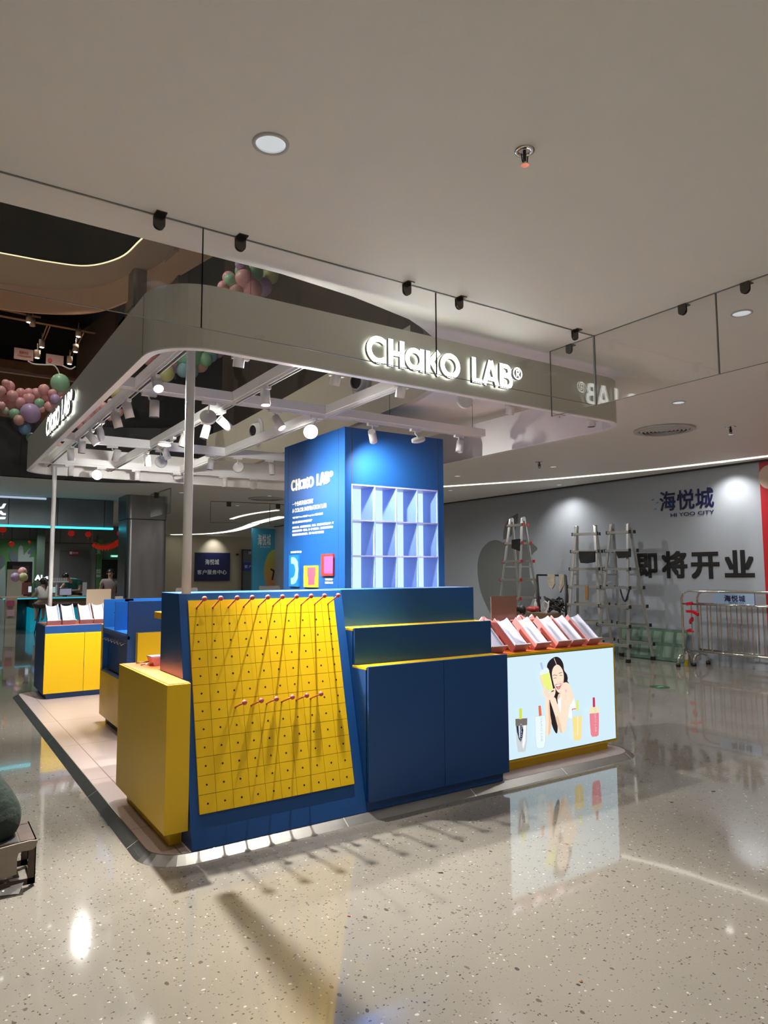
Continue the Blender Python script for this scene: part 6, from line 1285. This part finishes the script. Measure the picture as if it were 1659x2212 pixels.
# man in a green patterned shirt bending over the table
P = at(150, 1260, 'y', 22.95); hh = at(140, 1247, 'y', 22.95).z
J = dict(pelvis=(.22, .15, .95), chest=(0.08, -.12, 1.22), neck=(-.07, -.3, 1.33), head=(-.16, -.38, 1.39), shl=(.24, -.2, 1.24), ell=(.2, -.4, 1.02), wrl=(.05, -.5, 1.02), shr=(-.08, -.16, 1.28), elr=(-.28, -.3, 1.08), wrr=(-.3, -.5, 1.02),
         hipl=(.31, .15, .88), knl=(.31, .1, .5), anl=(.31, .2, .09), toel=(.31, .05, .03), hipr=(.13, .15, .88), knr=(.12, .1, .5), anr=(.13, .2, .09), toer=(.13, .05, .03), look=(-.3, -.7, -.7))
M_gs = mat('green_print_shirt', (0.02, 0.17, 0.15), .6, noise=.6, nscale=22)
person((P.x, P.y, 0), 0, J, 'man in a green patterned shirt bending over the store table', [('shirt', M_gs, [[((.2, .12, .98), (.19, .15)), ((.12, -.02, 1.12), (.2, .15)), ((.06, -.14, 1.25), (.18, .14)), ((-.02, -.24, 1.31), (.1, .09))], [((.06, -.14, 1.25), (.18, .13)), ('shl', .095), ((.22, -.3, 1.13), .075)], [((.06, -.14, 1.25), (.18, .13)), ('shr', .095), ((-.18, -.23, 1.17), .08)]]), ('trousers', M_dark, [[('pelvis', (.15, .12)), ('hipl', .1), ('knl', .075), ((.31, .18, .16), .06)], [('pelvis', (.15, .12)), ('hipr', .1), ('knr', .075), ((.13, .18, .16), .06)]])], s=hh / 1.39)
# seated girl in a pale blouse, seen from behind
sh = s1.z + .06
J = dict(pelvis=(0, 0, sh + .08), chest=(0, .06, sh + .33), neck=(0, .1, sh + .47), head=(0.0, .13, sh + .6), shl=(.13, .08, sh + .42), ell=(.2, .22, sh + .24), wrl=(.08, .4, sh + .3), shr=(-.13, .08, sh + .42), elr=(-.22, .22, sh + .22), wrr=(-.12, .42, sh + .3),
         hipl=(.09, .05, sh + .05), knl=(.1, .36, sh + .04), anl=(.08, .34, sh - .34), toel=(.08, .46, sh - .4), hipr=(-.09, .05, sh + .05), knr=(-.1, .36, sh + .04), anr=(-.08, .34, sh - .34), toer=(-.08, .46, sh - .4), look=(-.2, 1, -.2))
M_bl = mat('pale_blouse', (0.50, 0.44, 0.38), .7)
person((s1.x, s1.y - .05, 0), R(8), J, 'girl in a pale blouse with a ponytail, seated on the bar stool, back turned', [('blouse', M_bl, [[((0, 0, sh + .12), (.19, .15)), ((0, .03, sh + .25), (.17, .13)), ((0, .07, sh + .38), (.14, .1))], [((0, .07, sh + .38), (.14, .1)), ('shl', .075), ((.17, .15, sh + .33), .08)], [((0, .07, sh + .38), (.14, .1)), ('shr', .075), ((-.17, .15, sh + .33), .08)]]), ('skirt', M_bl, [[('pelvis', (.17, .14)), ((0, .15, sh + .05), (.18, .12)), ((0, .34, sh + .02), (.17, .1)), ((0, .37, sh - .12), (.17, .09))]])], 'tail')
# second child behind the girl: dark hair
P = at(95, 1262, 'y', 23.1)
J2 = dict(pelvis=(0, 0, .8), chest=(0, -.05, 1.05), neck=(0, -.08, 1.18), head=(0, -.12, 1.3), shl=(.13, -.05, 1.12), ell=(.2, -.2, .98), wrl=(.08, -.35, 1.0), shr=(-.13, -.05, 1.12), elr=(-.2, -.2, .98), wrr=(-.1, -.35, 1.0), hipl=(.08, 0, .76), knl=(.08, -.02, .42), anl=(.08, 0, .08), toel=(.08, -.1, .03), hipr=(-.08, 0, .76), knr=(-.08, -.02, .42), anr=(-.08, 0, .08), toer=(-.08, -.1, .03), look=(0, -1, -.7))
person((P.x, P.y, 0), 0, J2, 'dark haired child behind the seated girl, head bowed over the table', [('shirt', M_offw, [[((0, 0, .82), (.15, .11)), ((0, -.04, 1.0), (.14, .1)), ((0, -.05, 1.1), (.13, .09))], [((0, -.05, 1.1), (.13, .09)), ('shl', .065), ((.17, -.12, 1.06), .06)], [((0, -.05, 1.1), (.13, .09)), ('shr', .065), ((-.17, -.12, 1.06), .06)]]), ('trousers', M_dark, [[('pelvis', (.13, .1)), ('hipl', .09), ('knl', .07), ((.08, 0, .14), .055)], [('pelvis', (.13, .1)), ('hipr', .09), ('knr', .07), ((-.08, 0, .14), .055)]])], s=at(95, 1257, 'y', 23.1).z / 1.3)
# crouching worker by the leftmost ladder
P = near(1124, 1322, (8.9, 9.1)); 
J = dict(pelvis=(0, .1, .3), chest=(-.05, -.12, .62), neck=(-.06, -.2, .76), head=(-.07, -.26, P.z), shl=(.15, -.14, .68), ell=(.25, -.35, .5), wrl=(.15, -.5, .35), shr=(-.22, -.12, .68), elr=(-.3, -.35, .5), wrr=(-.18, -.5, .35),
         hipl=(.12, .08, .27), knl=(.22, -.3, .5), anl=(.18, -.05, .1), toel=(.2, -.2, .03), hipr=(-.12, .08, .27), knr=(-.25, -.3, .5), anr=(-.2, -.05, .1), toer=(-.22, -.2, .03), look=(-.5, -.7, -.8))
person((P.x + .19, P.y + .19, 0), R(-30), J, 'worker crouching on the floor behind the brown acrylic panel', [('shirt', mat('navy_shirt', (0.02, 0.03, 0.05), .7), [[((0, .1, .36), (.18, .14)), ((-.02, -.0, .5), (.18, .14)), ((-.05, -.12, .62), (.16, .12))], [((-.05, -.12, .62), (.16, .12)), ('shl', .08), ('ell', .06)], [((-.05, -.12, .62), (.16, .12)), ('shr', .08), ('elr', .06)]]), ('trousers', M_dark, [[('pelvis', (.17, .14)), ('hipl', .11), ('knl', .085), ('anl', .06)], [('pelvis', (.17, .14)), ('hipr', .11), ('knr', .085), ('anr', .06)]])])

# seated figure on the low cart at the left edge
cz = 0.225
t = thing('low_cart', (0.2, 4.0, 0), 'low rusty steel box cart with a torn cream board, cut by the left edge', 'cart')
M_rust = mat('rusty_steel', (0.07, 0.045, 0.035), .5, metal=.4, noise=.5, nscale=14)
cx1 = 0.548
for (x, y) in ((cx1, 3.985), (cx1, 4.25), (-.35, 3.985), (-.35, 4.25)):
    b = MB(); b.box(x - .035, x, y, y + .005, 0.012, cz); b.box(x - .005, x, y, y + .035, 0.012, cz); b.build('corner_post', M_rust, t)
for y in (3.985, 4.25):
    for z in (.012, cz - .03): b = MB(); b.box(-.385, cx1, y, y + .006, z, z + .03); b.build('side_rail', M_rust, t)
for x in (cx1 - .006, -.385):
    for z in (.012, cz - .03): b = MB(); b.box(x, x + .006, 3.985, 4.285, z, z + .03); b.build('side_rail', M_rust, t)
b = MB(); b.box(cx1 - .07, cx1, 3.985, 4.285, cz - .004, cz); b.box(-.385, cx1 - .07, 4.0, 4.28, .05, .055); b.build('deck_plate', M_rust, t)
b = MB(); b.box(-.38, cx1 - .08, 4.0, 4.27, cz - .012, cz - .001); b.build('seat_board', M_dark, t)
b = MB(); b.prism(smooth2([(-.37, cz - .01), (.2, cz - .02), (cx1 - .03, cz), (cx1, cz - .02), (cx1 - .02, cz - .045), (cx1 - .08, cz - .05), (cx1 - .085, .09), (cx1 - .1, .075), (.3, .07), (-.37, .06)], 3), lambda u, v, h: (u, h, v), 3.974, 3.984); b.build('torn_board', mat('torn_cream', (0.28, 0.23, 0.18), .7, noise=.2, nscale=12), t)
for k in range(3):
    b = MB(); b.cyl((cx1 + .0005, 4.0 + .1 * k, cz * (.25 + .3 * k)), (1, 0, 0), .006, .002, 10); b.build('bolt_hole', M_void, t)
b = MB(); b.add([(.38, 3.95, .004), (.47, 3.92, .004), (.5, 3.99, .03), (.42, 4.02, .035), (.36, 4.0, .012)], [(0, 1, 2, 4), (1, 2, 3), (2, 3, 4)]); tag(b.build('paper_scrap', M_offw), 'crumpled pale scrap lying under the low rusty cart', 'litter')
J = dict(pelvis=(0, 0, .12), chest=(-.2, .14, .50), neck=(-.3, .22, .68), head=(-.36, .28, .8), shl=(-.04, .16, .6), ell=(-.08, .4, .38), wrl=(-.16, .56, .3), shr=(-.4, .12, .6), elr=(-.5, .32, .38), wrr=(-.44, .54, .3),
         hipl=(.07, .04, .1), knl=(.0, .45, .22), anl=(-.04, .5, -.14), toel=(-.04, .62, -.17), hipr=(-.12, .04, .1), knr=(-.3, .45, .22), anr=(-.32, .5, -.14), toer=(-.32, .62, -.17), look=(-.3, 1, -.3))
M_gt = mat('dark_green_cloth', (0.010, 0.021, 0.015), .8, bump=.9, nscale=11)
torso = [((.0, .02, -.005), (.13, .11)), ((.0, .01, .03), (.19, .165)), ((0, 0, .085), (.205, .17)), ((-.035, .02, .16), (.19, .155)), ((-.09, .05, .26), (.175, .14)), ((-.15, .09, .36), (.16, .13)), ('chest', (.16, .125)), ((-.24, .17, .58), (.12, .1)), ((-.27, .19, .63), (.06, .06))]
person((.318, 4.14, cz), R(8), J, 'person in dark green clothes sitting on the low cart, mostly outside the frame', [('coat', M_gt, [torso, [('chest', (.16, .125)), ('shl', .08), ('ell', .06)], [('chest', (.16, .125)), ('shr', .08), ('elr', .06)]]), ('trousers', M_gt, [[((-.02, .1, .08), .1), ((.04, .2, .13), .1), ('knl', .08), ('anl', .055)], [((-.02, .1, .08), .1), ((-.18, .2, .13), .1), ('knr', .08), ('anr', .055)]])])
